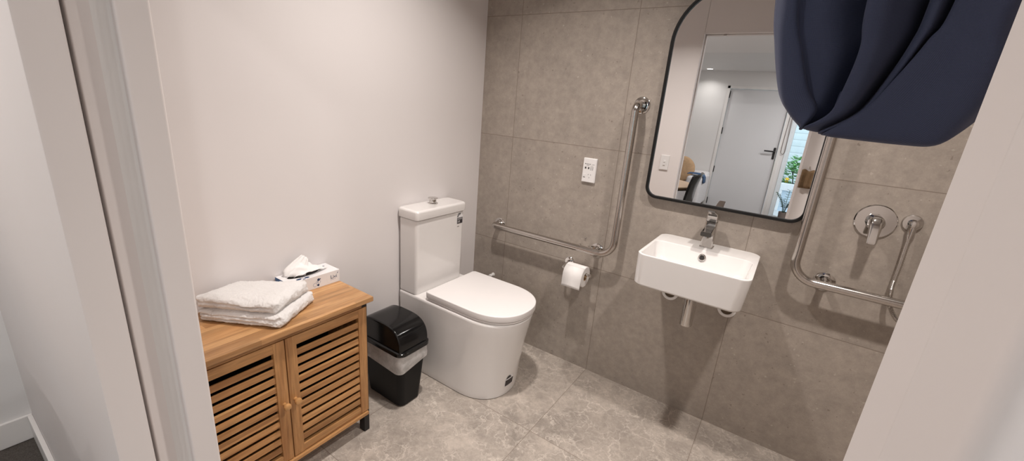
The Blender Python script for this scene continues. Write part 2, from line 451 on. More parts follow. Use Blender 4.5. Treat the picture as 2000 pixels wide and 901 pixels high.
# hall
struct('floor_hall', B(HX0-.1, HX1+.1, YF-.1, YB-.012, -.08, -.002), M['carpet'], 'dark grey-brown carpet of the hall', 'floor', smooth=False)
struct('wall_hall_left', B(HX0-.1, HX0, YF, YH, -.08, HC), M['hallwall'], 'white hall wall at the left edge of the photo', 'wall', smooth=False)
struct('wall_hall_right', B(HX1, HX1+.1, YF, YH, -.08, HC), M['hallwall'], 'white hall wall on the window side', 'wall', smooth=False)
struct('ceiling_hall', B(HX0-.1, HX1+.1, -2.62, YH, HC, HC+.1), M['ceil'], 'white hall ceiling', 'ceiling', smooth=False)
bm = bmesh.new(); poly_prism(bm, [(HX0-.1, y, z) for y, z in ((YF-.1, 2.10), (-3.59, 2.10), (-2.62, HC), (-2.62, HC+.1), (YF-.1, HC+.1))], (HX1-HX0+.2, 0, 0))
struct('ceiling_soffit', bm, M['ceil'], 'lowered white ceiling by the far grey door', 'ceiling', smooth=False)
DX0, DX1, DZ = .463, 1.27, 1.855
WX0, WX1, WZ = 1.42, 2.55, 2.02
bm = bmesh.new()
box(bm, HX0-.1, DX0-.04, YF-.1, YF, -.08, 2.12); box(bm, DX0-.04, WX0-.06, YF-.1, YF, DZ+.04, 2.12)
box(bm, DX1+.04, WX0-.06, YF-.1, YF, -.08, DZ+.04); box(bm, WX1+.05, HX1+.1, YF-.1, YF, -.08, 2.12); box(bm, WX0-.06, WX1+.05, YF-.1, YF, WZ+.05, 2.12)
struct('wall_hall_far', bm, M['hallwall'], 'white far hall wall seen in the mirror', 'wall', smooth=False)
# far door, frame, hinges, lever handle
door = struct('door_1', B(DX0+.004, DX1-.004, YF-.075, YF-.03, .006, DZ-.004, .003), M['greydoor'], 'closed pale grey door seen in the mirror', 'door')
bm = bmesh.new()
box(bm, DX0-.04, DX0, YF-.1, YF+.012, 0, DZ+.04, .003); box(bm, DX1, DX1+.04, YF-.1, YF+.012, 0, DZ+.04, .003); box(bm, DX0-.04, DX1+.04, YF-.1, YF+.012, DZ, DZ+.04, .003)
finish('door_frame', bm, M['trim'], door)
for z in (1.77, 1.232, .632, .12):
    finish('hinge', B(DX0-.006, DX0+.012, YF-.034, YF-.018, z-.05, z+.05, .003), M['blackpaint'], door)
bm = bmesh.new(); box(bm, 1.215, 1.245, YF-.032, YF-.022, .885, 1.055, .006); tube(bm, [(1.232, YF-.03, 1.0), (1.232, YF+.02, 1.0), (1.225, YF+.026, 1.0), (1.10, YF+.026, 1.0)], .010, 10)
finish('door_handle', bm, M['blackpaint'], door)
# glazed side panel
win = struct('window_1', B(WX0, WX1, YF-.06, YF-.052, .06, WZ), M['glass'], 'glazed panel beside the grey door, seen in the mirror', 'window', smooth=False)
bm = bmesh.new()
box(bm, WX0-.06, WX0, YF-.1, YF+.01, 0, WZ+.05, .004); box(bm, WX1, WX1+.05, YF-.1, YF+.01, 0, WZ+.05, .004)
box(bm, WX0, WX1, YF-.1, YF+.01, WZ, WZ+.05, .004); box(bm, WX0, WX1, YF-.1, YF+.01, 0, .06, .004)
finish('window_frame', bm, M['outwhite'], win)
# hall skirting
bm = bmesh.new(); box(bm, HX0, HX0+.014, YF, YH, 0, .10, .004)
struct('baseboard_left', bm, M['trim'], 'white skirting board along the hall wall', 'baseboard')
bm = bmesh.new(); box(bm, HX0+.014, XJ-.07, YH-.014, YH, 0, .10, .004)
struct('baseboard_front', bm, M['trim'], 'white skirting board under the doorway wall', 'baseboard')

# ------------------------------------------------------------------ storage cabinet
CX, CY0, CY1, CT = .283, -1.637, -1.003, .600
cab = thing('storage_cabinet', 'low wooden cabinet with two slatted doors, black legs, towels on top', 'cabinet', (.15, -1.32, 0))
finish('tabletop', B(.003, .308, -1.653, -.990, CT, CT+.019, .003), M['woodtop'], cab)
for x0 in (.008, CX-.034):
    for y0 in (CY0, CY1-.024):
        finish('leg', B(x0, x0+.034, y0, y0+.024, 0, CT, .002), M['blackpaint'], cab)
for y in (CY0+.006, CY1-.016): finish('side_panel', B(.030, CX-.008, y, y+.010, .09, CT-.002), M['woodY'], cab)
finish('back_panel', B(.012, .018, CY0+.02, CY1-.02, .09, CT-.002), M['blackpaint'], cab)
finish('bottom_shelf', B(.02, CX+.010, CY0+.026, CY1-.026+.018, .086, .100, .002), M['woodY'], cab)
finish('top_rail', B(CX-.022, CX+.002, CY0+.024, CY1-.024, .578, CT, .001), M['woodY'], cab)
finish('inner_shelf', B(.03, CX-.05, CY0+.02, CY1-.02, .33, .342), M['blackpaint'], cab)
def cab_door(y0, y1, ky):
    z0, z1 = .103, .576; sw = .036; xf = CX+.003; xb = CX-.015
    d = bpy.data.objects.new('door', None); d.empty_display_size = .05; d.location = ((xb+xf)/2, (y0+y1)/2, z0); COL.objects.link(d)
    d.parent = cab; d.matrix_parent_inverse = Matrix.Translation(-cab.location)
    DL = d.location.copy()
    def sub(name, bm, m):
        o = finish(name, bm, m); o.parent = d; o.matrix_parent_inverse = Matrix.Translation(-DL); return o
    for ya in (y0, y1-sw): sub('stile', B(xb, xf, ya, ya+sw, z0, z1, .002), M['woodZ'])
    for za, zb in ((z1-.036, z1-.0005), (z0+.0005, z0+.030)): sub('rail', B(xb+.001, xf-.001, y0+sw-.001, y1-sw+.001, za, zb, .0015), M['woodY'])
    zi0, zi1 = z0+.030, z1-.036; pitch = (zi1-zi0+.0)/11.72
    bm = bmesh.new(); rt = Matrix.Rotation(math.radians(-3), 3, 'Y')
    for k in range(11):
        zc = zi0+pitch*(k+.82)
        box(bm, xf-.0085, xf-.0035, y0+sw-.003, y1-sw+.003, zc-.0112, zc+.0112, .0012, 2, rt)
    sub('slats', bm, M['woodY'])
    bm = bmesh.new()
    lathe(bm, [(.0065, 0), (.006, .008), (.0085, .012), (.0115, .017), (.012, .022), (.0105, .027), (.005, .030)], 20, (xf-.001, ky, .338), 'x')
    sub('knob', bm, M['knobwood'])
    return d
cab_door(CY0+.026, -1.3205, -1.3375)
cab_door(-1.3175, CY1-.004, -1.3005)

# ------------------------------------------------------------------ towels (slabs on a quad)
CTOP = CT+.019
def slab(name, quad, z0, H, folds, mat, label, seed, r=.018, nu=120, nv=84, top=None):
    """folded cloth: rounded slab on the quad A(front right) B(back right) C(back left) D(front left); grooves on the long front side"""
    A, Bq, Cq, D = [Vector((p[0], p[1], 0)) for p in quad]
    rnd = Vector((seed*3.1, seed*1.7, 0))
    nz = 22
    bm = bmesh.new()
    U, V = (A-D).length, (Bq-A).length
    def inset(h):
        e = min(h, H-h); return r*(1-math.sqrt(max(0, 1-(1-min(e, r)/r)**2)))
    def pt(u, v, h):      # u along D->A, v along A->B
        p = (D*(1-u)+A*u)*(1-v)+(Cq*(1-u)+Bq*u)*v
        hh = h
        if top: hh = h*top(u, v)
        w = noise.noise(Vector((u*5, v*4, h*30))+rnd)*.004+noise.noise(Vector((u*14, v*12, h*90))+rnd)*.0016
        return Vector((p.x, p.y, z0+max(0, hh+(w*(h/H))))), w
    rings = []; uvs = []
    def rim(k):
        h = H*k/nz; ins = inset(h)
        out = []
        per = []
        for i in range(nu): per.append((i/nu, 0))
        for i in range(nv): per.append((1, i/nv))
        for i in range(nu): per.append((1-i/nu, 1))
        for i in range(nv): per.append((0, 1-i/nv))
        cr = .14
        for u, v in per:
            iu, iv = ins/U, ins/V
            g = 0
            if folds > 1:
                gr = (math.cos(h/H*folds*2*PI)*.5+.5)**3 if .06 < h/H < .97 else 0
                side = max(0, 1-v*6)*min(1, max(0, (.97-u)*9)) + (max(0, 1-u*8))
                g = gr*.009*min(1, side)*(.6+.8*noise.noise(Vector((u*4, h*60, seed))))
            uu = iu+u*(1-2*iu); vv = iv+v*(1-2*iv)
            # round the plan corners
            du, dv = min(uu, 1-uu)/cr, min(vv, 1-vv)/cr
            if du < 1 and dv < 1:
                L = math.hypot(1-du, 1-dv)
                if L > 1:
                    su = 1-(1-du)/L; sv = 1-(1-dv)/L
                    uu = su*cr if uu < .5 else 1-su*cr; vv = sv*cr if vv < .5 else 1-sv*cr
            vv = vv+g/V if v < .5 else vv
            if v < .02 or u < .02 or u > .98 or v > .98:
                jit = noise.noise(Vector((u*9, v*9, h*55))+rnd)*.004
                vv += jit/V*(1 if v < .5 else -1)
                uu += jit/U*(1 if u < .5 else -1)
            p, w = pt(uu, vv, h)
            out.append(p)
            if k == nz: uvs.append((uu, vv))
        return out
    for k in range(nz+1): rings.append(rim(k))
    rv = loft(bm, rings, True, False)
    # top surface grid bridging to last ring by shrinking rings
    last = rings[-1]; cen = sum(last, Vector())/len(last)
    prev = rv[-1]
    for s_ in (.97, .94, .90, .86, .82, .77, .72, .67, .61, .55, .49, .43, .36, .29, .22, .15, .08, .03):
        ring = []
        for p, (u_, v_) in zip(last, uvs):
            q = cen+(p-cen)*s_; u2, v2 = .5+(u_-.5)*s_, .5+(v_-.5)*s_
            zs = z0+H*(top(u2, v2) if top else 1)+.003+noise.noise(Vector((q.x*11, q.y*11, seed)))*.004
            w = s_**14
            ring.append(bm.verts.new((q.x, q.y, p.z*w+zs*(1-w))))
        n = len(ring)
        for i in range(n):
            j = (i+1) % n; bm.faces.new((prev[i], prev[j], ring[j], ring[i]))
        prev = ring
    bm.faces.new(prev)
    bm.normal_update()
    for v in bm.verts:
        q = v.co
        v.co = q+v.normal*(.0016*noise.noise(q*150)+.0011*noise.noise(q*330))
    o = finish(name, bm, mat, None, True, 80)
    return tag(o, label, 'towel', 'folded white towels on the cabinet')
slab('folded_towel', [(.299, -1.330), (.188, -1.146), (.010, -1.285), (.055, -1.475)], CTOP+.0015, .040, 3, M['towel'],
     'folded white terry towel lying directly on the wooden cabinet top', 3, top=lambda u, v: .94+.08*u)
slab('folded_towel', [(.277, -1.334), (.184, -1.162), (.012, -1.322), (.046, -1.474)], CTOP+.0425, .044, 2, M['towel'],
     'plump folded white towel on top of the other folded towel', 8, r=.021, top=lambda u, v: .96-.10*v+.14*v*u+.05*(1-u)*(1-v)-.20*math.exp(-((u-.66)/.13)**2)*max(0, 1-v*1.6)+.05*u)

# ------------------------------------------------------------------ tissue box
tb = thing('tissue_box', 'white tissue box with blue dots, a tissue pulled out, behind the towels', 'tissue box', (.052, -1.09, CTOP))
TX0, TX1, TY0, TY1, TZ = .004, .100, -1.196, -.992, CTOP+.051
bm = bmesh.new(); box(bm, TX0, TX1, TY0, TY1, CTOP+.0005, TZ, .0012, 2)
bm.normal_update()
for f in bm.faces:
    if f.normal.y < -.9: f.material_index = 1
finish('carton', bm, [M['card'], M['blueink']], tb)
bm = bmesh.new()   # slot opening
ov = [Vector((.052+.020*math.cos(a), -1.115+.060*math.sin(a), TZ+.0003)) for a in [2*PI*i/28 for i in range(28)]]
poly_prism(bm, ov, (0, 0, .0004)); finish('slot', bm, M['bronze'] if False else M['dark'], tb, False)
# crumpled tissue
bm = bmesh.new(); N = 22; rows = []
for i in range(N+1):
    row = []
    for j in range(N+1):
        u, v = i/N, j/N
        # a sheet that rises from the slot, leans towards -y and falls over to +y
        yy = -1.165+.135*u+.012*math.sin(v*9)
        prof = math.sin(PI*min(1, u*1.06))**.6
        tip = math.exp(-((u-.38)/.20)**2)
        zz = TZ+.004+.026*prof*(.5+.5*math.sin(PI*v))+.034*tip*(1-v)**1.4*(.4+.6*v**.3)
        xx = .052+(v-.5)*.062*(.45+.55*prof)-.010*tip*(1-v)
        p = Vector((xx, yy, zz)); p += Vector((noise.noise(p*55), noise.noise(p*55+Vector((9, 0, 0))), noise.noise(p*48+Vector((0, 9, 0)))))*.006
        p.z = max(p.z, TZ+.0015); p.x = max(p.x, .006)
        row.append(bm.verts.new(p))
    rows.append(row)
for i in range(N):
    for j in range(N): bm.faces.new((rows[i][j], rows[i+1][j], rows[i+1][j+1], rows[i][j+1]))
ti = finish('tissue', bm, M['tissue'], tb, True, 50)
sd = ti.modifiers.new('thick', 'SOLIDIFY'); sd.thickness = .0006
bm = bmesh.new()   # tall tissue peak leaning left
pk = [[(.030, -1.178, .0), (.062, -1.150, .0), (.070, -1.115, .0)], [(.022, -1.172, .022), (.055, -1.140, .024), (.064, -1.105, .018)],
      [(.022, -1.140, .045), (.046, -1.118, .044), (.052, -1.092, .030)], [(.026, -1.102, .068), (.036, -1.092, .064), (.040, -1.084, .052)]]
rows = []
for r_ in pk:
    a, b, c = [Vector(q) for q in r_]; row = []
    for k in range(13):
        t = k/12; p = a*(1-t)**2+b*2*t*(1-t)+c*t*t
        p = Vector((p.x, p.y, TZ+.002+p.z)); p += Vector((1, .6, .2))*(.0022*math.sin(t*19)); row.append(p)
    rows.append(row)
R2 = []
for i in range(13):
    R2.append(catmull([rw[i] for rw in rows], 5))
g = [[bm.verts.new(p) for p in c_] for c_ in R2]
for i in range(len(g)-1):
    for j in range(len(g[0])-1): bm.faces.new((g[i][j], g[i+1][j], g[i+1][j+1], g[i][j+1]))
ti = finish('tissue_peak', bm, M['tissue'], tb, True, 60); sd = ti.modifiers.new('thick', 'SOLIDIFY'); sd.thickness = .0006
# print on the front and top
text_mesh('logo_text', 'Livi', .021, M['navyink'], basis((TX1+.0002, -1.018, CTOP+.021), (0, 1, 0), (0, 0, 1), (1, 0, 0)), tb)
def disc(bm, c, nrm, r, r2=None, n=18, d=.0003):
    nrm = Vector(nrm); a = nrm.orthogonal().normalized(); b = nrm.cross(a)
    if abs(nrm.x) > .9: a, b = Vector((0, 1, 0)), Vector((0, 0, 1))
    if abs(nrm.z) > .9: a, b = Vector((1, 0, 0)), Vector((0, 1, 0))
    if abs(nrm.y) > .9: a, b = Vector((1, 0, 0)), Vector((0, 0, 1))
    poly_prism(bm, [Vector(c)+a*r*math.cos(2*PI*k/n)+b*(r2 or r)*math.sin(2*PI*k/n) for k in range(n)], nrm*d)
for y, z, r in ((-1.082, .034, .0052), (-1.075, .035, .0022), (-1.084, .012, .0046), (-1.150, .02, .006)):
    bm = bmesh.new(); disc(bm, (TX1, y, CTOP+z), (1, 0, 0), r); finish('printed_dot', bm, M['navyink'], tb, False)
for x, y, r, r2 in ((.085, -1.150, .006, .010), (.088, -1.120, .006, .009), (.095, -1.135, .003, .006), (.03, -1.02, .003, .008)):
    bm = bmesh.new(); disc(bm, (x, y, TZ), (0, 0, 1), r, r2); finish('printed_dot', bm, M['navyink'], tb, False)
def ring(bm, c, nrm, r0, r1, n=24, d=.0004):
    nrm = Vector(nrm)
    if abs(nrm.x) > .9: a, b = Vector((0, 1, 0)), Vector((0, 0, 1))
    elif abs(nrm.z) > .9: a, b = Vector((1, 0, 0)), Vector((0, 1, 0))
    else: a, b = Vector((1, 0, 0)), Vector((0, 0, 1))
    c = Vector(c); rr_ = []
    for r, h in ((r0, 0), (r1, 0), (r1, d), (r0, d)):
        rr_.append([c+a*r*math.cos(2*PI*k/n)+b*r*math.sin(2*PI*k/n)+nrm*h for k in range(n)])
    loft(bm, rr_+[rr_[0]], False, False)
for y, z, r in ((-1.080, .024, .006), (-1.097, .016, .0075), (-1.088, .026, .004)):
    bm = bmesh.new(); ring(bm, (TX1, y, CTOP+z), (1, 0, 0), r-.0007, r); finish('printed_ring', bm, M['blueink'], tb, False)
bm = bmesh.new(); ring(bm, (.078, -1.132, TZ), (0, 0, 1), .009, .0097); finish('printed_ring', bm, M['blueink'], tb, False)
bm = bmesh.new(); box(bm, TX1, TX1+.0003, -1.032, -1.010, CTOP+.0165, CTOP+.0172)
finish('logo_underline', bm, M['blueink'], tb, False)
bm = bmesh.new()
poly_prism(bm, [(TX1, -1.0035, CTOP+.037), (TX1, -1.001, CTOP+.041), (TX1, -.997, CTOP+.044), (TX1, -1.000, CTOP+.038)], (.0003, 0, 0))
finish('logo_swoosh', bm, M['navyink'], tb, False)

# ------------------------------------------------------------------ pedal-less swing bin
bn = thing('swing_lid_bin', 'black plastic swing-lid bin with a white liner beside the toilet', 'bin', (.18, -.785, 0))
bm = bmesh.new()
loft(bm, [rrect(.068, .285, -.836, -.726, .022, .001), rrect(.062, .293, -.843, -.720, .028, .008), rrect(.040, .316, -.866, -.704, .030, .285),
          rrect(.043, .313, -.863, -.707, .028, .285), rrect(.066, .289, -.838, -.725, .022, .012)])
finish('body', bm, M['blackplastic'], bn)
bm = bmesh.new(); rg = []
for k, (z, e) in enumerate(((.296, .004), (.285, .006), (.262, .0065), (.245, .008), (.228, .007), (.212, .006))):
    ring_ = rrect(.040-e, .316+e, -.866-e, -.704+e, .034, z, 10)
    if k == 5:
        ring_ = [p+Vector((0, 0, .014*math.sin(p.x*20+p.y*16)-.018*((p.x-.04)/.28)*((p.y+.866)/.16)*-1)) for p in ring_]
    ring_ = [p+Vector((noise.noise(p*40), noise.noise(p*40+Vector((5, 0, 0))), 0))*.0035 for p in ring_]
    rg.append(ring_)
loft(bm, rg, False, False)
lo = finish('liner', bm, M['liner'], bn, True, 70); lo['label'] = 'crinkled white plastic liner turned over the rim'
bm = bmesh.new()
loft(bm, [rrect(.033, .323, -.873, -.697, .034, .286), rrect(.028, .328, -.878, -.692, .036, .290), rrect(.028, .328, -.878, -.692, .036, .304),
          rrect(.034, .322, -.872, -.698, .034, .309), rrect(.040, .316, -.866, -.704, .032, .309)], True, True)
finish('lid_collar', bm, M['blackgloss'], bn)
bm = bmesh.new(); ar = []      # barrel dome, axis along y
for yk, sc in ((-.868, .93), (-.864, .975), (-.858, 1), (-.712, 1), (-.706, .975), (-.702, .93)):
    pts = []
    for i in range(29):
        a = PI*i/28; cx, sx = math.cos(a), math.sin(a)
        x = .178+.139*sc*math.copysign(abs(cx)**.62, cx); z = .300+.112*sc*abs(sx)**.72
        pts.append(Vector((x, yk, z)))
    ar.append(pts)
loft(bm, ar)
finish('swing_flap', bm, M['blackgloss'], bn, True, 45)

# ------------------------------------------------------------------ toilet
to = thing('toilet', 'white back-to-wall toilet suite with a closed lid, in the corner', 'toilet', (.3, -.42, 0))
def dring(x0, x1, yc, hw, z, e=2.25, n=30, rb=.015):
    """D outline: straight back at x0, round front at x1"""
    rr_ = min(hw*1.12, (x1-x0)*.6); xc = x1-rr_; out = []
    for i in range(n+1):
        a = -PI/2+PI*i/n; c, s_ = math.cos(a), math.sin(a)
        out.append(Vector((xc+rr_*abs(c)**(2/e), yc+hw*math.copysign(abs(s_)**(2/e), s_), z)))
    for k in range(5):
        a = PI/2*k/4; out.append(Vector((x0+rb-rb*math.sin(a), yc+hw-rb+rb*math.cos(a), z)))
    for k in range(5):
        a = PI/2*k/4; out.append(Vector((x0+rb-rb*math.cos(a), yc-hw+rb-rb*math.sin(a), z)))
    return out
yc = -.4225
bm = bmesh.new(); rg = []
for z, x1, hw in ((.0005, .594, .170), (.004, .600, .173), (.03, .603, .174), (.15, .614, .1755), (.28, .633, .179), (.36, .649, .182), (.408, .658, .1835), (.418, .656, .182), (.424, .648, .176)):
    rg.append(dring(.006, x1, yc, hw, z))
loft(bm, rg); finish('pan', bm, M['ceramic'], to, True, 50)
def dlid(x0, x1, hw, z0, z1, b):
    bm = bmesh.new()
    loft(bm, [dring(x0+b, x1-b, yc+.004, hw-b, z0), dring(x0, x1, yc+.004, hw, z0+b), dring(x0, x1, yc+.004, hw, z1-b), dring(x0+b*.35, x1-b*.35, yc+.004, hw-b*.35, z1-b*.3), dring(x0+b*1.3, x1-b*1.3, yc+.004, hw-b*1.3, z1)])
    return bm
finish('seat', dlid(.196, .662, .181, .4243, .434, .002), M['seatplastic'], to, True, 50)
finish('seat_lid', dlid(.190, .667, .185, .4352, .468, .0045), M['seatplastic'], to, True, 50)
bm = bmesh.new(); tube(bm, [(.21, -.262, .449), (.21, -.228, .449)], .007, 12); finish('hinge_pin', bm, M['seatplastic'], to)
bm = bmesh.new()
loft(bm, [rrect(.008, .126, -.600, -.276, .012, .4243), rrect(.006, .128, -.603, -.272, .016, .430), rrect(.006, .130, -.605, -.270, .016, .798), rrect(.010, .126, -.601, -.274, .014, .803)])
finish('cistern', bm, M['ceramic'], to, True, 50)
bm = bmesh.new()
loft(bm, [rrect(.006, .134, -.608, -.267, .014, .8045), rrect(.004, .138, -.611, -.264, .016, .808), rrect(.004, .139, -.612, -.263, .016, .840), rrect(.006, .136, -.609, -.266, .017, .848), rrect(.012, .128, -.601, -.274, .016, .852)])
finish('cistern_lid', bm, M['ceramic'], to, True, 50)
bm = bmesh.new()
lathe(bm, [(.025, .0), (.025, .004), (.018, .006), (.0175, .022), (.024, .025), (.025, .028), (.0235, .030)], 32, (.063, -.436, .852))
finish('flush_button', bm, M['chrome'], to)['label'] = 'raised chrome flush button'
bm = bmesh.new(); lathe(bm, [(.015, 0), (.015, -.003), (.012, -.0055), (.004, -.0065)], 24, (.075, yc-.1785, .312), 'y'); finish('screw_cap', bm, M['whiteplastic'], to)
def arch_pts(o, a, b, w, h, n=14):
    """arched label outline, a = across, b = up"""
    o, a, b = Vector(o), Vector(a), Vector(b); pts = [o-a*w/2, o+a*w/2]
    for i in range(n+1):
        t = PI*i/n; pts.append(o+b*(h-w/2)+a*(w/2*math.cos(t))+b*(w/2*math.sin(t)))
    return pts
# rating label on the cistern front
xs = .1303; oy, oz = -.3035, .737; aY, aZ, nX = Vector((0, 1, 0)), Vector((0, 0, 1)), Vector((1, 0, 0))
def label(o, a, b, nrm, w, h, tilt_parent):
    o, a, b, nrm = Vector(o), Vector(a), Vector(b), Vector(nrm)
    bm = bmesh.new(); poly_prism(bm, arch_pts(o, a, b, w, h), nrm*.0003)
    st = finish('rating_label', bm, M['card'], to, False); st['label'] = 'small arched black and white water rating label'
    bm = bmesh.new()
    q = o+nrm*.0003
    poly_prism(bm, [q-a*w*.46+b*h*.02, q+a*w*.46+b*h*.02, q+a*w*.46+b*h*.56, q-a*w*.46+b*h*.56], nrm*.0002)
    arc = []
    for i in range(11):
        t = PI*(.42+.58*i/10); arc.append(q+b*(h-w/2)+a*(w*.47*math.cos(t))+b*(w*.47*math.sin(t)))
    for i in range(11):
        t = PI*(1-.58*i/10); arc.append(q+b*(h-w/2)+a*(w*.24*math.cos(t))+b*(w*.24*math.sin(t)))
    poly_prism(bm, arc, nrm*.0002)
    finish('label_print', bm, M['ink'], st, False)
    bm = bmesh.new(); q = q+nrm*.0002
    for k in range(3): poly_prism(bm, [q-a*w*.40+b*h*(.38+.055*k), q+a*w*.40+b*h*(.38+.055*k), q+a*w*.40+b*h*(.395+.055*k), q-a*w*.40+b*h*(.395+.055*k)], nrm*.0001)
    for k in range(5):
        t = PI*(.5+.42*k/4); c = q+b*(h-w/2)+a*(w*.355*math.cos(t))+b*(w*.355*math.sin(t))
        poly_prism(bm, [c+(a*math.cos(2*PI*j/10+.3)+b*math.sin(2*PI*j/10+.3))*w*(.06 if j % 2 else .025) for j in range(10)], nrm*.0001)
    finish('label_stars', bm, M['card'], st, False)
    text_mesh('label_figure', '3.8', h*.26, M['card'], basis(o-a*w*.20+b*h*.12+nrm*.0005, a, b, nrm), st, .0001)
label((xs, oy, oz), aY, aZ, nX, .046, .060, to)
bm = bmesh.new(); box(bm, xs, xs+.0003, -.322, -.306, .722, .7245); finish('maker_mark', bm, M['brownhole'], to, False)
# second label low on the pan's rounded front
th = math.radians(22); nn = Vector((math.cos(th), math.sin(th)*0-.10, -.03)).normalized()
def pan_front(y, z):
    """x of the pan's front at height z and offset y"""
    st = [(.0005, .594, .170), (.03, .603, .174), (.15, .614, .1755), (.28, .633, .179)]
    for (za, xa, ha), (zb, xb, hb) in zip(st, st[1:]):
        if za <= z <= zb:
            t = (z-za)/(zb-za); x1 = xa+(xb-xa)*t; hw = ha+(hb-ha)*t; break
    rr_ = hw*1.12; s_ = abs(y-yc)/hw
    return x1-rr_+rr_*(1-min(1, s_)**2.25)**(1/2.25)
def wrap_label():
    y0, y1, z0, z1 = -.472, -.412, .052, .112
    root = None
    def patch(name, mat, ya, yb, za, zb, lift, arch=0, parent=to):
        bm = bmesh.new(); n = 10; rows = []
        for i in range(n+1):
            y = ya+(yb-ya)*i/n; row = []
            zt = zb
            if arch:
                q = abs((y-(ya+yb)/2)/((yb-ya)/2)); zt = zb-arch*(1-math.sqrt(max(0, 1-q*q)))
            for z in (za, (za+zt)/2, zt): row.append(bm.verts.new((pan_front(y, z)+lift, y, z)))
            rows.append(row)
        for i in range(n):
            for j in range(2): bm.faces.new((rows[i][j], rows[i+1][j], rows[i+1][j+1], rows[i][j+1]))
        return finish(name, bm, mat, parent)
    root = patch('rating_label', M['card'], y0, y1, z0, z1, .0006, .03); root['label'] = 'arched black and white label low on the pan'
    patch('label_print', M['ink'], y0+.002, y1-.002, z0+.002, z0+.036, .0010, 0, root)
    patch('label_arc', M['ink'], y0+.003, y0+.040, z0+.043, z1-.001, .0010, .02, root)
wrap_label()
# inlet stop valve on the tiles behind the seat
iv = thing('stop_valve', 'tiny white water valve on the tiles just behind the toilet seat', 'valve', (.155, 0, .362))
bm = bmesh.new(); lathe(bm, [(.012, 0), (.012, -.004), (.007, -.006), (.007, -.022), (.010, -.024), (.010, -.034), (.006, -.036)], 18, (.155, 0, .362), 'y'); finish('valve_body', bm, M['whiteplastic'], iv)

# ------------------------------------------------------------------ grab rails
def flange(bm, x, z, r=.036):
    lathe(bm, [(r, -.0005), (r, -.003), (r-.004, -.006), (.024, -.008), (.0195, -.014)], 32, (x, 0, z), 'y')
def rail(name, label, path, legs, fl):
    t = thing(name, label, 'grab rail', (legs[0][0], 0, legs[0][1]), 'grab rails on the tiled wall')
    bm = bmesh.new(); tube(bm, path, .0160, 20); 
    for x, z in legs[1:2]: tube(bm, [(x, -.001, z), (x, -.072, z)], .0125, 16)
    finish('tube', bm, M['steel'], t, True, 50)
    for x, z in fl:
        bm = bmesh.new(); flange(bm, x, z); f_ = finish('flange', bm, M['chrome'], t)
        for k in range(3):
            a = PI/2+2*PI*k/3; bm = bmesh.new(); lathe(bm, [(.0048, -.004), (.0046, -.0085), (.002, -.0095)], 12, (x+.0275*math.cos(a), 0, z+.0275*math.sin(a)), 'y')
            sc_ = finish('screw', bm, M['chrome']); sc_.parent = f_; sc_.matrix_parent_inverse = Matrix.Translation(-t.location)
    return t
D = -.074
rail('grab_rail', 'L-shaped polished steel grab rail beside the toilet, between toilet and mirror',
     smooth_path([(.178, -.001, .690), (.178, D, .694), (.893, D, .699), (.893, D, 1.398), (.893, -.001, 1.398)], [.030, .075, .030], 10),
     [(.178, .690), (.786, .690), (.893, 1.398)], [(.178, .688), (.786, .686), (.895, 1.398)])
rail('grab_rail', 'L-shaped polished steel grab rail right of the mirror, under the shower mixer',
     smooth_path([(2.30, -.001, .808), (2.30, D, .808), (1.594, D, .808), (1.594, D, 1.52), (1.594, -.001, 1.52)], [.030, .075, .030], 10),
     [(2.30, .808), (1.702, .806), (1.594, 1.52)], [(2.30, .808), (1.702, .803), (1.594, 1.52)])

# ------------------------------------------------------------------ toilet roll on its holder
RXa, RYa, RZa = .727, -.082, .561
hd = thing('toilet_roll_holder', 'chrome toilet roll holder under the left grab rail', 'toilet roll holder', (.640, 0, .590))
bm = bmesh.new(); lathe(bm, [(.027, -.0005), (.027, -.006), (.024, -.009), (.011, -.010), (.010, -.03)], 28, (.645, 0, .586), 'y'); finish('wall_rose', bm, M['chrome'], hd)
bm = bmesh.new(); tube(bm, smooth_path([(.645, -.02, .586), (.645, RYa, .580), (.660, RYa, RZa+.012), (.800, RYa, RZa+.012)], [.018, .02], 6), .0070, 14)
lathe(bm, [(.007, 0), (.010, .003), (.010, .010), (.006, .013)], 16, (.796, RYa, RZa+.012), 'x'); finish('arm', bm, M['chrome'], hd)
tr = thing('toilet_roll', 'white toilet roll hanging on the chrome holder under the grab rail', 'toilet roll', (RXa, RYa, RZa))
x0, x1, rO, rI = RXa-.052, RXa+.050, .053, .021
bm = bmesh.new(); rr_ = []
for r, x in ((rI, x0), (rO-.002, x0), (rO, x0+.002), (rO, x1-.002), (rO-.002, x1), (rI, x1)):
    rr_.append([Vector((x, RYa+r*math.cos(2*PI*k/40), RZa+r*math.sin(2*PI*k/40))) for k in range(40)])
loft(bm, rr_+[rr_[0]], False, False); finish('paper', bm, M['paper'], tr)
bm = bmesh.new(); rr_ = []
for r, x in ((rI-.0015, x0+.001), (rI-.0001, x0+.001), (rI-.0001, x1-.001), (rI-.0015, x1-.001)):
    rr_.append([Vector((x, RYa+r*math.cos(2*PI*k/32), RZa+r*math.sin(2*PI*k/32))) for k in range(32)])
loft(bm, rr_+[rr_[0]], False, False); finish('core', bm, M['tan'], tr)
bm = bmesh.new(); sh = []
for k in range(12):        # loose sheet hanging down at the front
    if k < 7: a = PI*.62+(PI*.95-PI*.62)*k/6; y, z = RYa+(rO+.0010)*math.cos(a), RZa+(rO+.0010)*math.sin(a)
    else: y, z = RYa-rO-.0018-.0006*(k-7), RZa+.005-.0120*(k-6)
    sh.append([Vector((x0+.001, y, z)), Vector((x1-.001, y, z))])
g = [[bm.verts.new(p) for p in r] for r in sh]
for a, b in zip(g, g[1:]): bm.faces.new((a[0], a[1], b[1], b[0]))
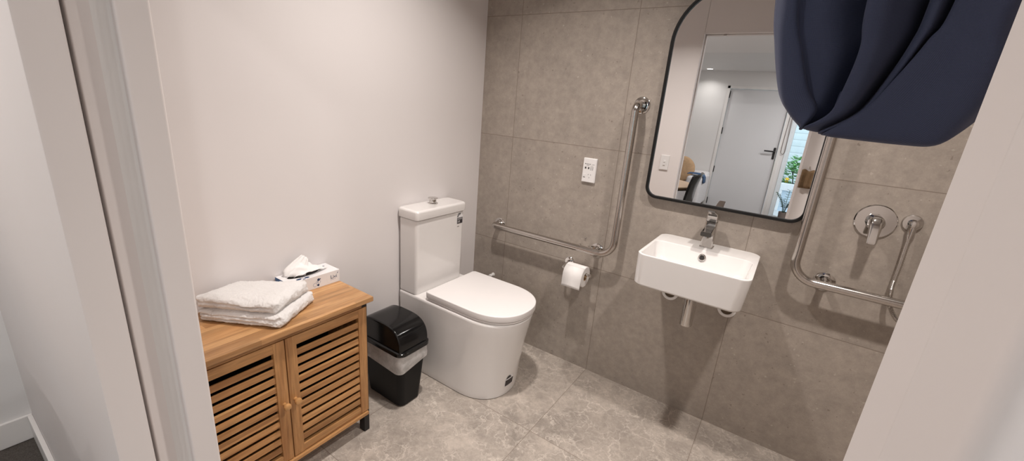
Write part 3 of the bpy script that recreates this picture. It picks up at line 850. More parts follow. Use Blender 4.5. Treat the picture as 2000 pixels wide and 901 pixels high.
o = finish('loose_sheet', bm, M['paper'], tr); sd = o.modifiers.new('thick', 'SOLIDIFY'); sd.thickness = .0006

# ------------------------------------------------------------------ shaver socket
so = thing('power_socket', 'white wall socket plate with black printing above the left grab rail', 'socket', (.69, 0, 1.077))
bm = bmesh.new()
X0, X1, Z0, Z1 = .6555, .7255, 1.019, 1.137
loft(bm, [[Vector((p.x, -.0005, p.y)) for p in rrect(X0, X1, Z0, Z1, .003, 0)], [Vector((p.x, -.009, p.y)) for p in rrect(X0, X1, Z0, Z1, .003, 0)], [Vector((p.x, -.012, p.y)) for p in rrect(X0+.003, X1-.003, Z0+.003, Z1-.003, .003, 0)]])
finish('plate', bm, M['whiteplastic'], so)
def bits(name, rects, mat, y=-.012, d=.0004):
    bm = bmesh.new()
    for x, z, w, h, *rt in rects:
        r = Matrix.Rotation(math.radians(rt[0]), 3, 'Y') if rt else None
        box(bm, x-w/2, x+w/2, y-d, y, z-h/2, z+h/2, 0, 2, r)
    return finish(name, bm, mat, so, False)
pr = [(.668, 1.109, .004, .004)]+[(.674+.0042*k, 1.1085, .0030, .0028) for k in range(6)]+[(.706+.0040*k, 1.1075, .0028, .0020) for k in range(3)]
pr += [(.676+.003*k, 1.1015, .002, .0016) for k in range(5)]+[(.697+.003*k, 1.1005, .002, .0012) for k in range(5)]
for x in (.699, .7085):
    for k in range(4): pr.append((x, 1.0945-.0042*k, .0052, .0016))
bits('printing', pr, M['ink'])
bm = bmesh.new()
for x in (.671, .687):
    for dx in (-.0022, .0022): box(bm, x+dx-.0015, x+dx+.0015, -.0126, -.0119, 1.0845, 1.0945, .0008)
    box(bm, x-.0032, x+.0032, -.0126, -.0119, 1.0865, 1.0905)
finish('shaver_holes', bm, M['dark'], so, False)
bits('pin_slots', [(.689, 1.0575, .0016, .0062, 30), (.7015, 1.0575, .0016, .0062, -30), (.695, 1.0435, .0016, .0062)], M['dark'])
bm = bmesh.new(); box(bm, .664, .673, -.0155, -.0118, 1.046, 1.058, .0012); finish('rocker', bm, M['whiteplastic'], so)
bits('rocker_mark', [(.6685, 1.0425, .010, .0022)], M['ink'])

# ------------------------------------------------------------------ mirror
mi = thing('wall_mirror', 'black-framed arched wall mirror above the basin', 'mirror', (1.283, 0, 1.43))
mx0, mx1, mz0, mz1 = .9785, 1.5885, 1.0055, 1.855
def mir(ins, y):
    out = []; a0, a1, b0, b1 = mx0+ins, mx1-ins, mz0+ins, mz1-ins; rt, rb = .208-ins, .052-ins
    for cx, cz, r, s_ in ((a1-rt, b1-rt, rt, 0), (a0+rt, b1-rt, rt, 90), (a0+rb, b0+rb, rb, 180), (a1-rb, b0+rb, rb, 270)):
        for i in range(15):
            a = math.radians(s_+90*i/14); out.append(Vector((cx+r*math.cos(a), y, cz+r*math.sin(a))))
    return out
bm = bmesh.new()
rgs = [mir(.0005, -.001), mir(0, -.003), mir(0, -.029), mir(.001, -.030), mir(.0105, -.030), mir(.0115, -.029), mir(.0115, -.003), mir(.0110, -.001)]
loft(bm, rgs+[rgs[0]], False, False); finish('frame', bm, M['frame'], mi, True, 50)
bm = bmesh.new(); loft(bm, [mir(.0112, -.004), mir(.0112, -.021)]); finish('mirror_glass', bm, M['mirror'], mi, True, 30)

# ------------------------------------------------------------------ basin
ba = thing('wash_basin', 'white rectangular wall-hung basin under the mirror', 'basin', (1.281, 0, .72))
zr = .852
bm = bmesh.new()
R = lambda x0, x1, y0, y1, r, z, dz=0: [Vector((p.x, p.y, z+dz*max(0, (p.y+.15)))) for p in rrect(x0, x1, y0, y1, r, z, 8)]
rgs = [R(1.112, 1.446, -.352, -.002, .03, .7205), R(1.093, 1.463, -.372, -.0015, .034, .7225), R(1.0875, 1.4695, -.379, -.0012, .036, .731), R(1.0855, 1.4805, -.384, -.001, .038, zr-.005),
       R(1.0862, 1.4796, -.3832, -.0015, .038, zr-.001), R(1.090, 1.476, -.379, -.004, .036, zr+.0005),
       R(1.096, 1.465, -.374, -.128, .034, zr-.0005), R(1.0985, 1.4625, -.3715, -.132, .033, zr-.004), R(1.106, 1.455, -.362, -.150, .040, zr-.055), R(1.118, 1.443, -.350, -.175, .05, zr-.088), R(1.15, 1.41, -.32, -.205, .05, zr-.098), R(1.24, 1.32, -.275, -.245, .012, zr-.102)]
loft(bm, rgs); finish('bowl', bm, M['ceramic'], ba, True, 48)
bm = bmesh.new(); oc = Vector((1.2855, -.1435, zr-.029)); on_ = Vector((0, -.94, .33)).normalized(); ex = Vector((1, 0, 0)); ey = on_.cross(ex)*-1
rr_ = []
for r, h in ((.0085, .0005), (.0088, .0045), (.0115, .0052), (.0140, .0035), (.0145, .0005)):
    rr_.append([oc+(ex*math.cos(2*PI*k/28)+ey*math.sin(2*PI*k/28))*r+on_*h for k in range(28)])
loft(bm, rr_, False, False); finish('overflow_ring', bm, M['chrome'], ba)['label'] = 'chrome overflow ring'
bm = bmesh.new(); poly_prism(bm, [oc+(ex*math.cos(2*PI*k/24)+ey*math.sin(2*PI*k/24))*.0088+on_*.0008 for k in range(24)], on_*.0008); finish('overflow_hole', bm, M['dark'], ba, False)
bm = bmesh.new(); lathe(bm, [(.026, 0), (.026, .003), (.02, .0045)], 28, (1.281, -.262, zr-.102)); finish('drain', bm, M['chrome'], ba)

# basin mixer tap
ta = thing('mixer_tap', 'chrome lever mixer tap standing on the basin', 'tap', (1.284, -.075, zr))
bm = bmesh.new()
def rq(cx, cy, wx, wy, z, r=.006, ty=0): return [Vector((p.x, p.y, z+ty*(p.y-cy))) for p in rrect(cx-wx/2, cx+wx/2, cy-wy/2, cy+wy/2, r, 0, 4)]
loft(bm, [rq(1.284, -.072, .052, .052, zr+.0005), rq(1.284, -.072, .052, .052, zr+.004), rq(1.284, -.072, .047, .047, zr+.006), rq(1.284, -.070, .043, .044, zr+.060), rq(1.284, -.070, .044, .046, zr+.100), rq(1.284, -.070, .044, .046, zr+.112)])
finish('body', bm, M['chrome'], ta, True, 40)
bm = bmesh.new()   # spout runs towards the room
sp = []
for y, zt, th_, w in ((-.060, .092, .040, .040), (-.095, .094, .032, .040), (-.150, .088, .022, .040), (-.172, .084, .018, .040)):
    sp.append([Vector((1.284+p.x, y, zr+zt-th_+p.y)) for p in rrect(-w/2, w/2, 0, th_, .005, 0, 4)])
loft(bm, sp); lathe(bm, [(.012, .002), (.0125, -.006), (.009, -.0065)], 20, (1.284, -.158, zr+.066)); finish('spout', bm, M['chrome'], ta, True, 40)
bm = bmesh.new()   # lever block and paddle
loft(bm, [rq(1.284, -.070, .043, .045, zr+.1135), rq(1.284, -.072, .044, .048, zr+.130, .006, -.25), rq(1.284, -.074, .042, .046, zr+.142, .006, -.35)])
lv = []
for y, z, w, t_ in ((-.050, .134, .036, .014), (-.090, .146, .034, .010), (-.135, .160, .030, .007), (-.160, .167, .026, .005)):
    lv.append([Vector((1.284+p.x, y+.2*p.y, zr+z-t_/2+p.y)) for p in rrect(-w/2, w/2, 0, t_, .0025, 0, 4)])
loft(bm, lv); finish('lever', bm, M['chrome'], ta, True, 40)

# bottle trap below the basin, and two wall flanges
bt = thing('waste_pipe', 'short chrome waste pipe hanging under the basin', 'waste pipe', (1.281, -.165, .525))
bm = bmesh.new(); lathe(bm, [(.0215, -.196), (.0255, -.194), (.0262, -.19), (.0262, -.035), (.0262, -.001), (.012, 0)], 28, (1.281, -.165, .7205))
finish('bottle_trap', bm, M['chrome'], bt, True, 40)
bm = bmesh.new(); tube(bm, [(1.281, -.15, .66), (1.281, -.004, .66)], .016, 18); lathe(bm, [(.034, -.0005), (.034, -.004), (.028, -.008), (.016, -.009)], 28, (1.281, 0, .66), 'y'); finish('wall_arm', bm, M['chrome'], bt, True, 40)
for x, s_ in ((1.168, 'left'), (1.409, 'right')):
    pf = thing('pipe_flange', 'white round pipe flange with a brown hole under the basin, '+('nearer the toilet roll' if s_ == 'left' else 'nearer the shower mixer'), 'pipe flange', (x, 0, .583), 'pipe flanges under the basin')
    bm = bmesh.new(); lathe(bm, [(.0245, -.0005), (.0245, -.005), (.028, -.0065), (.0365, -.005), (.0375, -.0005)], 32, (x, 0, .580), 'y', False, False); finish('rim', bm, M['whiteplastic'], pf)
    bm = bmesh.new(); poly_prism(bm, [Vector((x+.0245*math.cos(2*PI*k/24), -.0006, .580+.0245*math.sin(2*PI*k/24))) for k in range(24)], (0, -.0010, 0)); finish('hole', bm, M['brownhole'], pf, False)

# ------------------------------------------------------------------ shower mixer and hose outlet
sm = thing('shower_mixer', 'chrome shower mixer with a round wall plate and lever', 'shower mixer', (1.789, 0, 1.062))
bm = bmesh.new(); lathe(bm, [(.060, -.0005), (.060, -.004), (.057, -.007), (.030, -.0085), (.026, -.009)], 48, (1.789, 0, 1.062), 'y'); finish('wall_plate', bm, M['chrome'], sm)
bm = bmesh.new(); lathe(bm, [(.026, -.006), (.026, -.040), (.0245, -.052), (.018, -.058), (.006, -.061)], 32, (1.786, 0, 1.062), 'y'); finish('cartridge_cover', bm, M['chrome'], sm)
bm = bmesh.new(); lv = []
for y, z, w, t_ in ((-.034, .018, .034, .030), (-.052, .012, .040, .030), (-.066, -.012, .036, .022), (-.076, -.042, .030, .014), (-.082, -.064, .028, .010), (-.083, -.069, .022, .006)):
    dr = Vector((0, -.5, -.85)).normalized(); nr = Vector((0, -.85, .5)).normalized()
    lv.append([Vector((1.785, y, 1.062+z))+Vector((1, 0, 0))*p.x+nr*p.y for p in rrect(-w/2, w/2, -t_/2, t_/2, t_*.45, 0, 5)])
loft(bm, lv); finish('lever', bm, M['chrome'], sm, True, 50)
sh = thing('shower_hose', 'ribbed steel shower hose hanging from a chrome wall elbow', 'shower hose', (1.880, 0, 1.078))
bm = bmesh.new(); lathe(bm, [(.0285, -.0005), (.0285, -.004), (.026, -.008), (.0135, -.009), (.0135, -.034), (.011, -.040), (.004, -.042)], 32, (1.884, 0, 1.077), 'y')
tube(bm, [(1.884, -.027, 1.077), (1.884, -.029, 1.052), (1.884, -.029, 1.028)], lambda i: (.0125, .0105, .0085)[i], 18); finish('wall_elbow', bm, M['chrome'], sh, True, 45)
hp = catmull([(1.884, -.029, 1.030), (1.885, -.030, .985), (1.886, -.031, .930), (1.885, -.033, .880), (1.886, -.036, .840), (1.893, -.040, .795), (1.910, -.044, .760), (1.935, -.046, .735), (1.975, -.05, .715), (2.03, -.05, .72), (2.08, -.05, .78), (2.11, -.05, .90), (2.12, -.05, 1.1), (2.12, -.05, 1.4), (2.12, -.055, 1.62)], 16)
bm = bmesh.new(); tube(bm, hp, lambda i: .0062+(.0019 if i % 2 else 0), 12); finish('hose', bm, M['hosesteel'], sh, True, 70)
hh = thing('shower_handset', 'chrome shower handset on a wall bracket in the shower corner', 'shower handset', (2.12, 0, 1.66))
bm = bmesh.new(); tube(bm, [(2.12, -.055, 1.625), (2.12, -.06, 1.75), (2.12, -.075, 1.81)], .012, 14); lathe(bm, [(.045, 0), (.045, -.012), (.02, -.02)], 24, (2.12, -.085, 1.83), 'y'); finish('handset', bm, M['chrome'], hh)
bm = bmesh.new(); lathe(bm, [(.022, -.0005), (.022, -.03), (.016, -.042)], 20, (2.12, 0, 1.69), 'y'); finish('bracket', bm, M['chrome'], hh)

# ------------------------------------------------------------------ shower curtain, gathered up into a pouch
YC = -1.25
COLS = [
[(1.441,1.505),(1.452,1.452),(1.4685,1.398),(1.484,1.374),(1.501,1.357)],
[(1.466,1.504),(1.482,1.446),(1.498,1.401),(1.511,1.378),(1.503,1.356)],
[(1.525,1.500),(1.535,1.446),(1.531,1.400),(1.522,1.374),(1.507,1.359)],
[(1.533,1.500),(1.539,1.451),(1.535,1.406),(1.528,1.375),(1.507,1.357)],
[(1.557,1.499),(1.559,1.451),(1.551,1.401),(1.538,1.373),(1.511,1.356)],
[(1.579,1.497),(1.578,1.462),(1.565,1.419),(1.551,1.380),(1.522,1.355)],
[(1.591,1.497),(1.586,1.456),(1.573,1.413),(1.557,1.378),(1.526,1.353)],
[(1.607,1.496),(1.596,1.456),(1.579,1.416),(1.561,1.381),(1.530,1.352)],
[(1.627,1.495),(1.623,1.456),(1.611,1.409),(1.587,1.372),(1.544,1.350)],
[(1.643,1.494),(1.645,1.446),(1.639,1.405),(1.623,1.366),(1.606,1.348)],
[(1.654,1.493),(1.657,1.441),(1.653,1.398),(1.640,1.365),(1.632,1.350)],
[(1.666,1.492),(1.668,1.441),(1.661,1.401),(1.652,1.374),(1.644,1.363)],
[(1.680,1.492),(1.680,1.441),(1.671,1.407),(1.662,1.391),(1.654,1.383)]]
# (column, sideways shift, depth at the top, depth at the hem): a shifted column runs hidden behind the fold's edge
PLAN = [(0, 0, .028, .014), (0, .010, .006, .004), (1, -.004, .003, -.002), (1, .004, .013, .008), (2, -.022, .012, .010), (3, .016, .040, .018), (3, 0, -.016, -.002), (3, .010, -.026, -.005),
        (4, 0, -.020, -.004), (5, -.004, .006, .002), (5, .012, .034, .012), (6, -.004, -.004, -.003), (6, .004, -.014, -.005), (7, -.004, .004, .001), (7, .013, .034, .012), (7, 0, -.014, -.008), (7, .007, -.024, -.012),
        (8, 0, -.032, -.014), (9, 0, -.042, -.018), (10, 0, -.036, -.018), (11, 0, -.010, -.006), (12, 0, .020, .010)]
def persp(x, z, dy):
    """keep a fold where it is seen: the fold sits dy nearer or farther than the cloth's mean plane"""
    k = (YC+dy-CAM.y)/(YC-CAM.y)
    return Vector((CAM.x+(x-CAM.x)*k, YC+dy, CAM.z+(z-CAM.z)*k))
cols = []
for src, sh_, d0, d1 in PLAN:
    c = COLS[src]; pts = []
    fan = (c[0][0]+sh_-1.56)*.35
    for z, w in ((2.06, 1.0), (1.85, .8), (1.67, .45)): pts.append(Vector((c[0][0]+sh_+fan*w, YC+d0*1.1, z)))
    for k, (x, z) in enumerate(c):
        t = k/4; dy = d0*(1-t**1.6)+d1*t**1.6
        p = persp(x, z, dy); p.x += sh_*(1-.75*t); pts.append(p)
    a = pts[-1]; b = pts[-2]
    pts.append(a+Vector((0, .022, .004))); pts.append(a+Vector((.004, .034, .05)))
    cols.append(catmull(pts, 9))
nr = len(cols[0]); grid = []
for i in range(nr): grid.append(catmull([c[i] for c in cols], 5))
nc = len(grid[0])
cu = thing('shower_curtain', 'navy shower curtain gathered up into a pouch at the upper right', 'shower curtain', (1.56, YC, 2.08))
bm = bmesh.new(); uvl = bm.loops.layers.uv.new('UVMap')
gv = [[bm.verts.new(p) for p in r] for r in grid]
UVc = [[(0, 0)]*nc for _ in range(nr)]
cw = [0]
for j in range(1, nc): cw.append(cw[-1]+(grid[0][j]-grid[0][j-1]).length)
rw = [[0]*nc for _ in range(nr)]
for i in range(1, nr):
    for j in range(nc): rw[i][j] = rw[i-1][j]+(grid[i][j]-grid[i-1][j]).length
for i in range(nr-1):
    for j in range(nc-1):
        f_ = bm.faces.new((gv[i][j], gv[i+1][j], gv[i+1][j+1], gv[i][j+1]))
        for lp, (a, b) in zip(f_.loops, ((i, j), (i+1, j), (i+1, j+1), (i, j+1))): lp[uvl].uv = (cw[b], rw[a][b])
bm.normal_update()
o = finish('cloth', bm, M['navy'], cu, True, 120)
sd = o.modifiers.new('thick', 'SOLIDIFY'); sd.thickness = .0022; sd.offset = 0
# the layer hanging behind
bm = bmesh.new(); uvl = bm.loops.layers.uv.new('UVMap'); rows = []
for i in range(13):
    row = []
    for j in range(29):
        u = j/28; z = 2.06-(2.06-1.40)*i/12
        fan = (u-.5)*.08*max(0, (z-1.5)/.56)
        row.append(bm.verts.new((1.470+.185*u+fan, YC+.062+.016*math.sin(u*19)*(1-.5*i/12), z)))
    rows.append(row)
for i in range(12):
    for j in range(28):
        f_ = bm.faces.new((rows[i][j], rows[i+1][j], rows[i+1][j+1], rows[i][j+1]))
        for lp, (a, b) in zip(f_.loops, ((i, j), (i+1, j), (i+1, j+1), (i, j+1))): lp[uvl].uv = (b*.008, a*.055)
o = finish('back_layer', bm, M['navy'], cu, True, 120); sd = o.modifiers.new('thick', 'SOLIDIFY'); sd.thickness = .002
for k in range(7):
    x = 1.45+.215*k/6
    bm = bmesh.new(); tube(bm, [(x, YC+.02+.020*math.cos(a), 2.082+.020*math.sin(a)) for a in [2*PI*q/16 for q in range(17)]], .002, 8)
    finish('curtain_ring', bm, M['whiteplastic'], cu)
cr = thing('curtain_rail', 'white shower curtain rail near the ceiling', 'curtain rail', (1.9, YC+.02, 2.085))
bm = bmesh.new(); tube(bm, [(1.44, YC+.02, 2.085), (XR-.001, YC+.02, 2.085)], .011, 16); finish('rod', bm, M['whiteplastic'], cr)
bm = bmesh.new(); tube(bm, [(1.72, YC+.02, 2.095), (1.72, YC+.02, HC-.001)], .006, 12); finish('ceiling_stay', bm, M['whiteplastic'], cr)

# ------------------------------------------------------------------ light switch, hook and cloth on the entry wall (seen in the mirror)
sw = thing('light_switch', 'white light switch plate beside the doorway, seen in the mirror', 'light switch', (.634, YB, 1.003))
bm = bmesh.new(); box(bm, .600, .668, YB, YB+.010, .945, 1.061, .003, 2); finish('plate', bm, M['whiteplastic'], sw)
for z in (1.012, .990):
    bm = bmesh.new(); box(bm, .626, .642, YB+.0085, YB+.0150, z-.008, z+.008, .002, 2); finish('rocker', bm, M['whiteplastic'], sw)
hc = thing('hand_towel', 'small brown cloth hanging beside the doorway, at the mirror edge', 'hand towel', (1.60, YB, 1.09))
bm = bmesh.new(); loft(bm, [[Vector((1.567+(.075)*j/10, YB+.004+.004*math.sin(j*1.3)*(1 if k else 0)+(0 if s_ else .012), 1.085-.125*k/6+(.006*math.sin(j*.9) if k == 0 else 0))) for j in range(11) for s_ in (0,)]
     for k in range(7)], False, False, False)
o = finish('cloth', bm, M['bronze'], hc); sd = o.modifiers.new('thick', 'SOLIDIFY'); sd.thickness = .006; sd.offset = -1
bm = bmesh.new(); tube(bm, [(1.604, YB+.001, 1.10), (1.604, YB+.02, 1.10), (1.604, YB+.024, 1.112)], .004, 10); finish('hook', bm, M['chrome'], hc)

# ------------------------------------------------------------------ hall furniture seen in the mirror
tbl = thing('round_table', 'round pale oak table in the hall, seen in the mirror', 'table', (.385, -2.50, 0))
bm = bmesh.new(); lathe(bm, [(.340, .704), (.355, .712), (.355, .728), (.352, .730)], 48, (.385, -2.50, 0)); finish('tabletop', bm, M['oak'], tbl)
bm = bmesh.new(); lathe(bm, [(.352, .696), (.358, .700), (.358, .711), (.340, .711)], 48, (.385, -2.50, 0)); finish('edge_band', bm, M['brownhole'], tbl)
bm = bmesh.new(); lathe(bm, [(.20, 0), (.20, .012), (.05, .03), (.035, .06), (.035, .66), (.12, .696)], 32, (.385, -2.50, 0)); finish('pedestal', bm, M['outwhite'], tbl)
ch = thing('black_chair', 'glossy black chair with a curved back at the round table', 'chair', (.80, -2.36, 0))
bm = bmesh.new(); sd_ = []
for k in range(15):          # bent shell: seat then back, leaning to +x
    t = k/14
    if t < .5: q = t/.5; x, z = .50+.24*q, .445+.015*(q-.5)**2
    else: q = (t-.5)/.5; x, z = .74+.09*q-.03*(1-q)**2+.03*0, .45+.42*q
    if .4 < t < .6: z += .0
    sd_.append((x, z))
sd_ = [(.48, .44), (.60, .435), (.69, .445), (.735, .49), (.755, .58), (.775, .68), (.80, .78), (.825, .855), (.84, .872)]
sp_ = catmull([(x, 0, z) for x, z in sd_], 4); rows = []
for k, p in enumerate(sp_):
    row = []; t = k/(len(sp_)-1)
    for j in range(13):
        v = j/12*2-1; w = .23*(1-.25*max(0, t-.75)*4*.6)
        row.append(bm.verts.new((p.x-.05*v*v*max(0, t-.45)*1.6, -2.36+v*w, p.z+.02*v*v*(1-t))))
    rows.append(row)
for a, b in zip(rows, rows[1:]):
    for j in range(12): bm.faces.new((a[j], a[j+1], b[j+1], b[j]))
o = finish('shell', bm, M['blackgloss'], ch, True, 80); s2 = o.modifiers.new('thick', 'SOLIDIFY'); s2.thickness = .012
for sx in (.52, .70):
    for sy in (-1, 1):
        bm = bmesh.new(); tube(bm, [(sx, -2.36+sy*.12, .43), (sx+(.06 if sx > .6 else -.04), -2.36+sy*.19, 0)], .011, 12); finish('leg', bm, M['blackpaint'], ch)
sf = thing('sofa', 'white upholstered sofa against the far wall, seen in the mirror', 'sofa', (.05, -5.0, 0))
finish('seat', B(-.36, .30, -5.40, -4.72, .10, .40, .05, 4), M['sofa'], sf)
finish('backrest', B(-.38, .44, -5.46, -5.25, .10, .585, .05, 4), M['sofa'], sf)
finish('armrest', B(.24, .45, -5.42, -4.70, .10, .56, .05, 4), M['sofa'], sf)
for x in (-.33, .38):
    for y in (-5.4, -4.78): finish('foot', B(x, x+.04, y, y+.04, 0, .1), M['brownhole'], sf)
cs = bmesh.new(); bmesh.ops.create_uvsphere(cs, u_segments=28, v_segments=18, radius=1)
for v in cs.verts:
    p = v.co.copy(); q = lambda a: math.copysign(abs(a)**.55, a)
    v.co = Vector((.06+.20*q(p.x)*(1-.25*abs(p.z)), -5.125+.075*p.y, .60+.20*q(p.z)*(1-.2*abs(p.x))))
    v.co.y -= (v.co.z-.5)*.12
tag(finish('tan_cushion', cs, M['tan'], None, True, 80), 'tan cushion leaning on the white sofa, seen in the mirror', 'cushion')
bm = bmesh.new(); rows = []
for i in range(9):
    row = []
    for j in range(9):
        u, v = i/8, j/8
        a = PI*(u*1.1-.05)
        row.append(bm.verts.new((.345+.115*math.cos(PI-a) if 0 < a < PI else .345+(.118 if u > .5 else -.118), -4.95+.16*v, .572+.012*math.sin(max(0, min(PI, a)))+.004*math.sin(v*9)-(.12*max(0, u-.82)*5))))
    rows.append(row)
for i in range(8):
    for j in range(8): bm.faces.new((rows[i][j], rows[i+1][j], rows[i+1][j+1], rows[i][j+1]))
o = finish('folded_throw', bm, M['denim'], None, True, 80); sdm = o.modifiers.new('thick', 'SOLIDIFY'); sdm.thickness = .012; sdm.offset = 1
tag(o, 'blue throw over the sofa armrest, seen in the mirror', 'throw')
bc = thing('blind_cord', 'thin looped blind cord hanging between the grey door and the window, seen in the mirror', 'cord', (1.33, YF, 1.9))
bm = bmesh.new(); tube(bm, catmull([(1.315, YF+.016, 1.93), (1.316, YF+.018, 1.5), (1.312, YF+.020, 1.06), (1.325, YF+.020, .985), (1.350, YF+.020, .985), (1.362, YF+.020, 1.06), (1.345, YF+.018, 1.5), (1.338, YF+.016, 1.93)], 8), .0035, 8); finish('cord', bm, M['pot'], bc)
bm = bmesh.new(); box(bm, 1.305, 1.348, YF+.0005, YF+.024, 1.92, 1.95, .003); finish('clip', bm, M['whiteplastic'], bc)
# potted plant by the window
pp = thing('potted_plant', 'dark-leaved plant in a grey-brown pot by the window, seen in the mirror', 'plant', (1.54, -5.12, 0))
bm = bmesh.new(); lathe(bm, [(.042, 0), (.046, .004), (.056, .19), (.058, .20), (.050, .20), (.048, .185), (.01, .183)], 28, (1.54, -5.12, 0)); finish('pot', bm, M['pot'], pp)
def leaf(bm, base, d, L, w, droop=.25):
    d = Vector(d).normalized(); s_ = d.cross(Vector((0, 0, 1)))
    s_ = s_.normalized() if s_.length > .01 else Vector((1, 0, 0)); rows = []
    for k in range(6):
        t = k/5; c = Vector(base)+d*L*t-Vector((0, 0, droop*L*t*t)); ww = w*math.sin(PI*min(.98, .08+t*.9))
        rows.append((bm.verts.new(c-s_*ww), bm.verts.new(c+Vector((0, 0, ww*.25))), bm.verts.new(c+s_*ww)))
    for a, b in zip(rows, rows[1:]):
        bm.faces.new((a[0], a[1], b[1], b[0])); bm.faces.new((a[1], a[2], b[2], b[1]))
bm = bmesh.new(); bs = bmesh.new()
for s_ in range(7):
    a = s_*2.4; tip = Vector((1.54+.13*math.cos(a), -5.12+.11*math.sin(a), .40+.05*(s_ % 3)))
    st = catmull([(1.54+.01*math.cos(a), -5.12+.01*math.sin(a), .18), (1.54+.04*math.cos(a), -5.12+.03*math.sin(a), .31), tip], 6)
    tube(bs, st, .003, 6)
    for k in range(4, len(st)):
        for sg in (-1, 1):
            ang = a+sg*1.1; leaf(bm, st[k], (math.cos(ang), math.sin(ang), .5), .055, .011)
finish('stems', bs, M['darkleaf'], pp); finish('leaves', bm, M['darkleaf'], pp)

# ------------------------------------------------------------------ outdoors
struct('ground', B(-3, 6, -13, YF-.1, -.5, -.35), M['ground'], 'outdoor ground beyond the window', 'ground', smooth=False)
bm = bmesh.new(); box(bm, -1.5, 6, -9.4, -9.25, -.35, 3.2)
ns = finish('neighbour_wall', bm, M['siding'], None, False); tag(ns, 'pale weatherboard wall outside the window, seen in the mirror', 'outside wall', None, 'structure')
pl = thing('planter_box', 'white panelled planter box outside the window, seen in the mirror', 'planter', (2.0, -7.1, -.35))
bm = bmesh.new(); box(bm, .9, 3.6, -7.05, -7.0, -.35, .36); box(bm, .9, 3.6, -7.75, -7.7, -.35, .36); box(bm, .9, .95, -7.7, -7.05, -.35, .36); box(bm, 3.55, 3.6, -7.7, -7.05, -.35, .36); finish('panels', bm, M['outblue'], pl, False)
bm = bmesh.new(); box(bm, .86, 3.64, -7.08, -6.96, .28, .40, .004); box(bm, .86, 3.64, -7.02, -6.97, -.35, -.10, .004)
for x in (.9, 1.42, 2.0, 2.6, 3.2): box(bm, x-.03, x+.03, -7.02, -6.965, -.10, .28, .004)
finish('trim_boards', bm, M['outwhite'], pl)
finish('soil', B(.95, 3.55, -7.7, -7.05, .2, .28), M['ground'], pl, False)
rnd = random.Random(5)
for bi, (bx, by, bh, br) in enumerate(((1.60, -7.36, .58, .25), (2.05, -7.42, .60, .26), (2.55, -7.35, .5, .24), (1.17, -7.45, .40, .18))):
    bu = thing('garden_bush', ['leafy green bush behind the yellow flower, seen in the mirror', 'tall leafy green bush in the middle of the planter', 'leafy green bush at the right of the planter', 'low green bush at the left of the planter'][bi], 'bush', (bx, by, .28), 'bushes in the planter')
    bm = bmesh.new()
    for k in range(420):
        a = rnd.uniform(0, 2*PI); e = rnd.uniform(-.1, 1.4); r = br*rnd.uniform(.6, 1)
        b_ = Vector((bx+r*math.cos(a)*math.cos(e), by+r*math.sin(a)*math.cos(e), .36+bh*.95*math.sin(max(0, e))*rnd.uniform(.55, 1)))
        leaf(bm, b_, (math.cos(a+rnd.uniform(-.8, .8)), math.sin(a), rnd.uniform(0, .9)), rnd.uniform(.07, .12), .022)
    finish('leaves', bm, M['leaf'], bu)
    bm = bmesh.new()
    for k in range(5): tube(bm, [(bx, by, .27), (bx+.1*math.cos(k*1.3), by+.1*math.sin(k*1.3), .28+bh*.6)], .006, 6)
    finish('stems', bm, M['darkleaf'], bu)
fl_ = thing('yellow_flower', 'yellow flower in front of the green bush, seen in the mirror', 'flower', (1.475, -7.13, .28))
bm = bmesh.new()
for k in range(10): leaf(bm, (1.475, -7.13, .45), (math.cos(k*.63), -.6, math.sin(k*.63)), .06, .018, .05)
finish('petals', bm, M['yellow'], fl_)
bm = bmesh.new(); tube(bm, [(1.475, -7.14, .275), (1.475, -7.13, .45)], .004, 8); finish('stem', bm, M['leaf'], fl_)

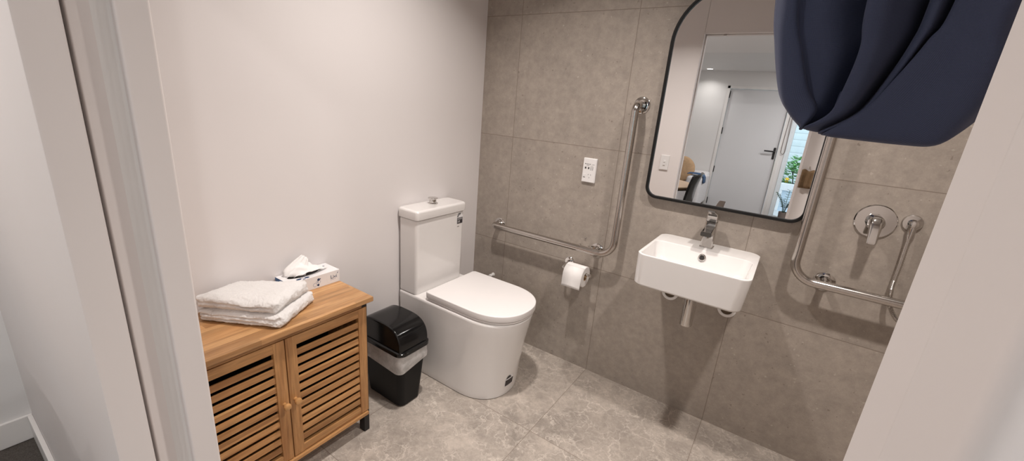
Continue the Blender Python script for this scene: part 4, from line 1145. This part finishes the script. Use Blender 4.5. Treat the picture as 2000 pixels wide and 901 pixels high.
# ------------------------------------------------------------------ lamps
def downlight(x, y, z, label, power, color, size=.085, group='ceiling downlights', spread=180):
    t = thing('ceiling_downlight', label, 'downlight', (x, y, z), group)
    bm = bmesh.new(); lathe(bm, [(.042, -.004), (.044, -.006), (.052, -.005), (.054, -.0005)], 32, (x, y, z), 'z', False, False); finish('bezel', bm, M['whiteplastic'], t)
    bm = bmesh.new(); lathe(bm, [(.043, -.0035), (.043, -.0030)], 32, (x, y, z)); finish('diffuser', bm, M['lamp'], t)
    L = bpy.data.lights.new('downlight_lamp', 'AREA'); L.shape = 'DISK'; L.size = size; L.energy = power; L.color = color; L.spread = math.radians(spread)
    lo = bpy.data.objects.new('downlight_lamp', L); lo.location = (x, y, z-.008); COL.objects.link(lo)
WARM = (1, .93, .875)
downlight(.70, -.85, HC, 'round ceiling downlight above the toilet side of the bathroom', 14, WARM, spread=118)
downlight(1.78, -.85, HC, 'round ceiling downlight above the shower side of the bathroom', 14, WARM, spread=118)
downlight(.17, -5.20, 2.10, 'small round downlight in the lowered ceiling, seen in the mirror', 2.2, (1, .95, .9), .085, spread=130)
downlight(1.80, -4.4, 2.10, 'unseen downlight added in the lowered hall ceiling before the window to brighten the far wall', 17, (1, .97, .95))  # added lamp, hidden behind the curtain; lifts the far wall and door
downlight(2.5, -4.3, 2.10, 'unseen downlight added in the lowered hall ceiling by the window wall to brighten the hall', 15, (1, .97, .95))  # second added lamp, no known fixture; brightens the mirrored hall
downlight(.25, -2.35, HC, 'unseen downlight added left of the doorway to light the hall face and right jamb', 15, (1, .94, .91))  # added lamp, out of sight above the door head; lights the right jamb
downlight(2.45, -2.35, HC, 'unseen downlight added right of the doorway to light the left door reveal', 15, (1, .94, .91))  # its unseen partner, also added; lights the left reveal through the opening
# daylight through the glazed panel
W = bpy.data.worlds.new('world'); S.world = W; W.use_nodes = True
nt = W.node_tree; bg = nt.nodes['Background']
bg.inputs[0].default_value = (.82, .92, 1, 1); bg.inputs[1].default_value = 2.6   # bright overcast daylight
W.cycles.sampling_method = 'NONE'

S.view_settings.view_transform = 'Standard'; S.view_settings.look = 'None'; S.view_settings.gamma = 1
S.view_settings.use_curve_mapping = False; S.view_settings.exposure = -.08
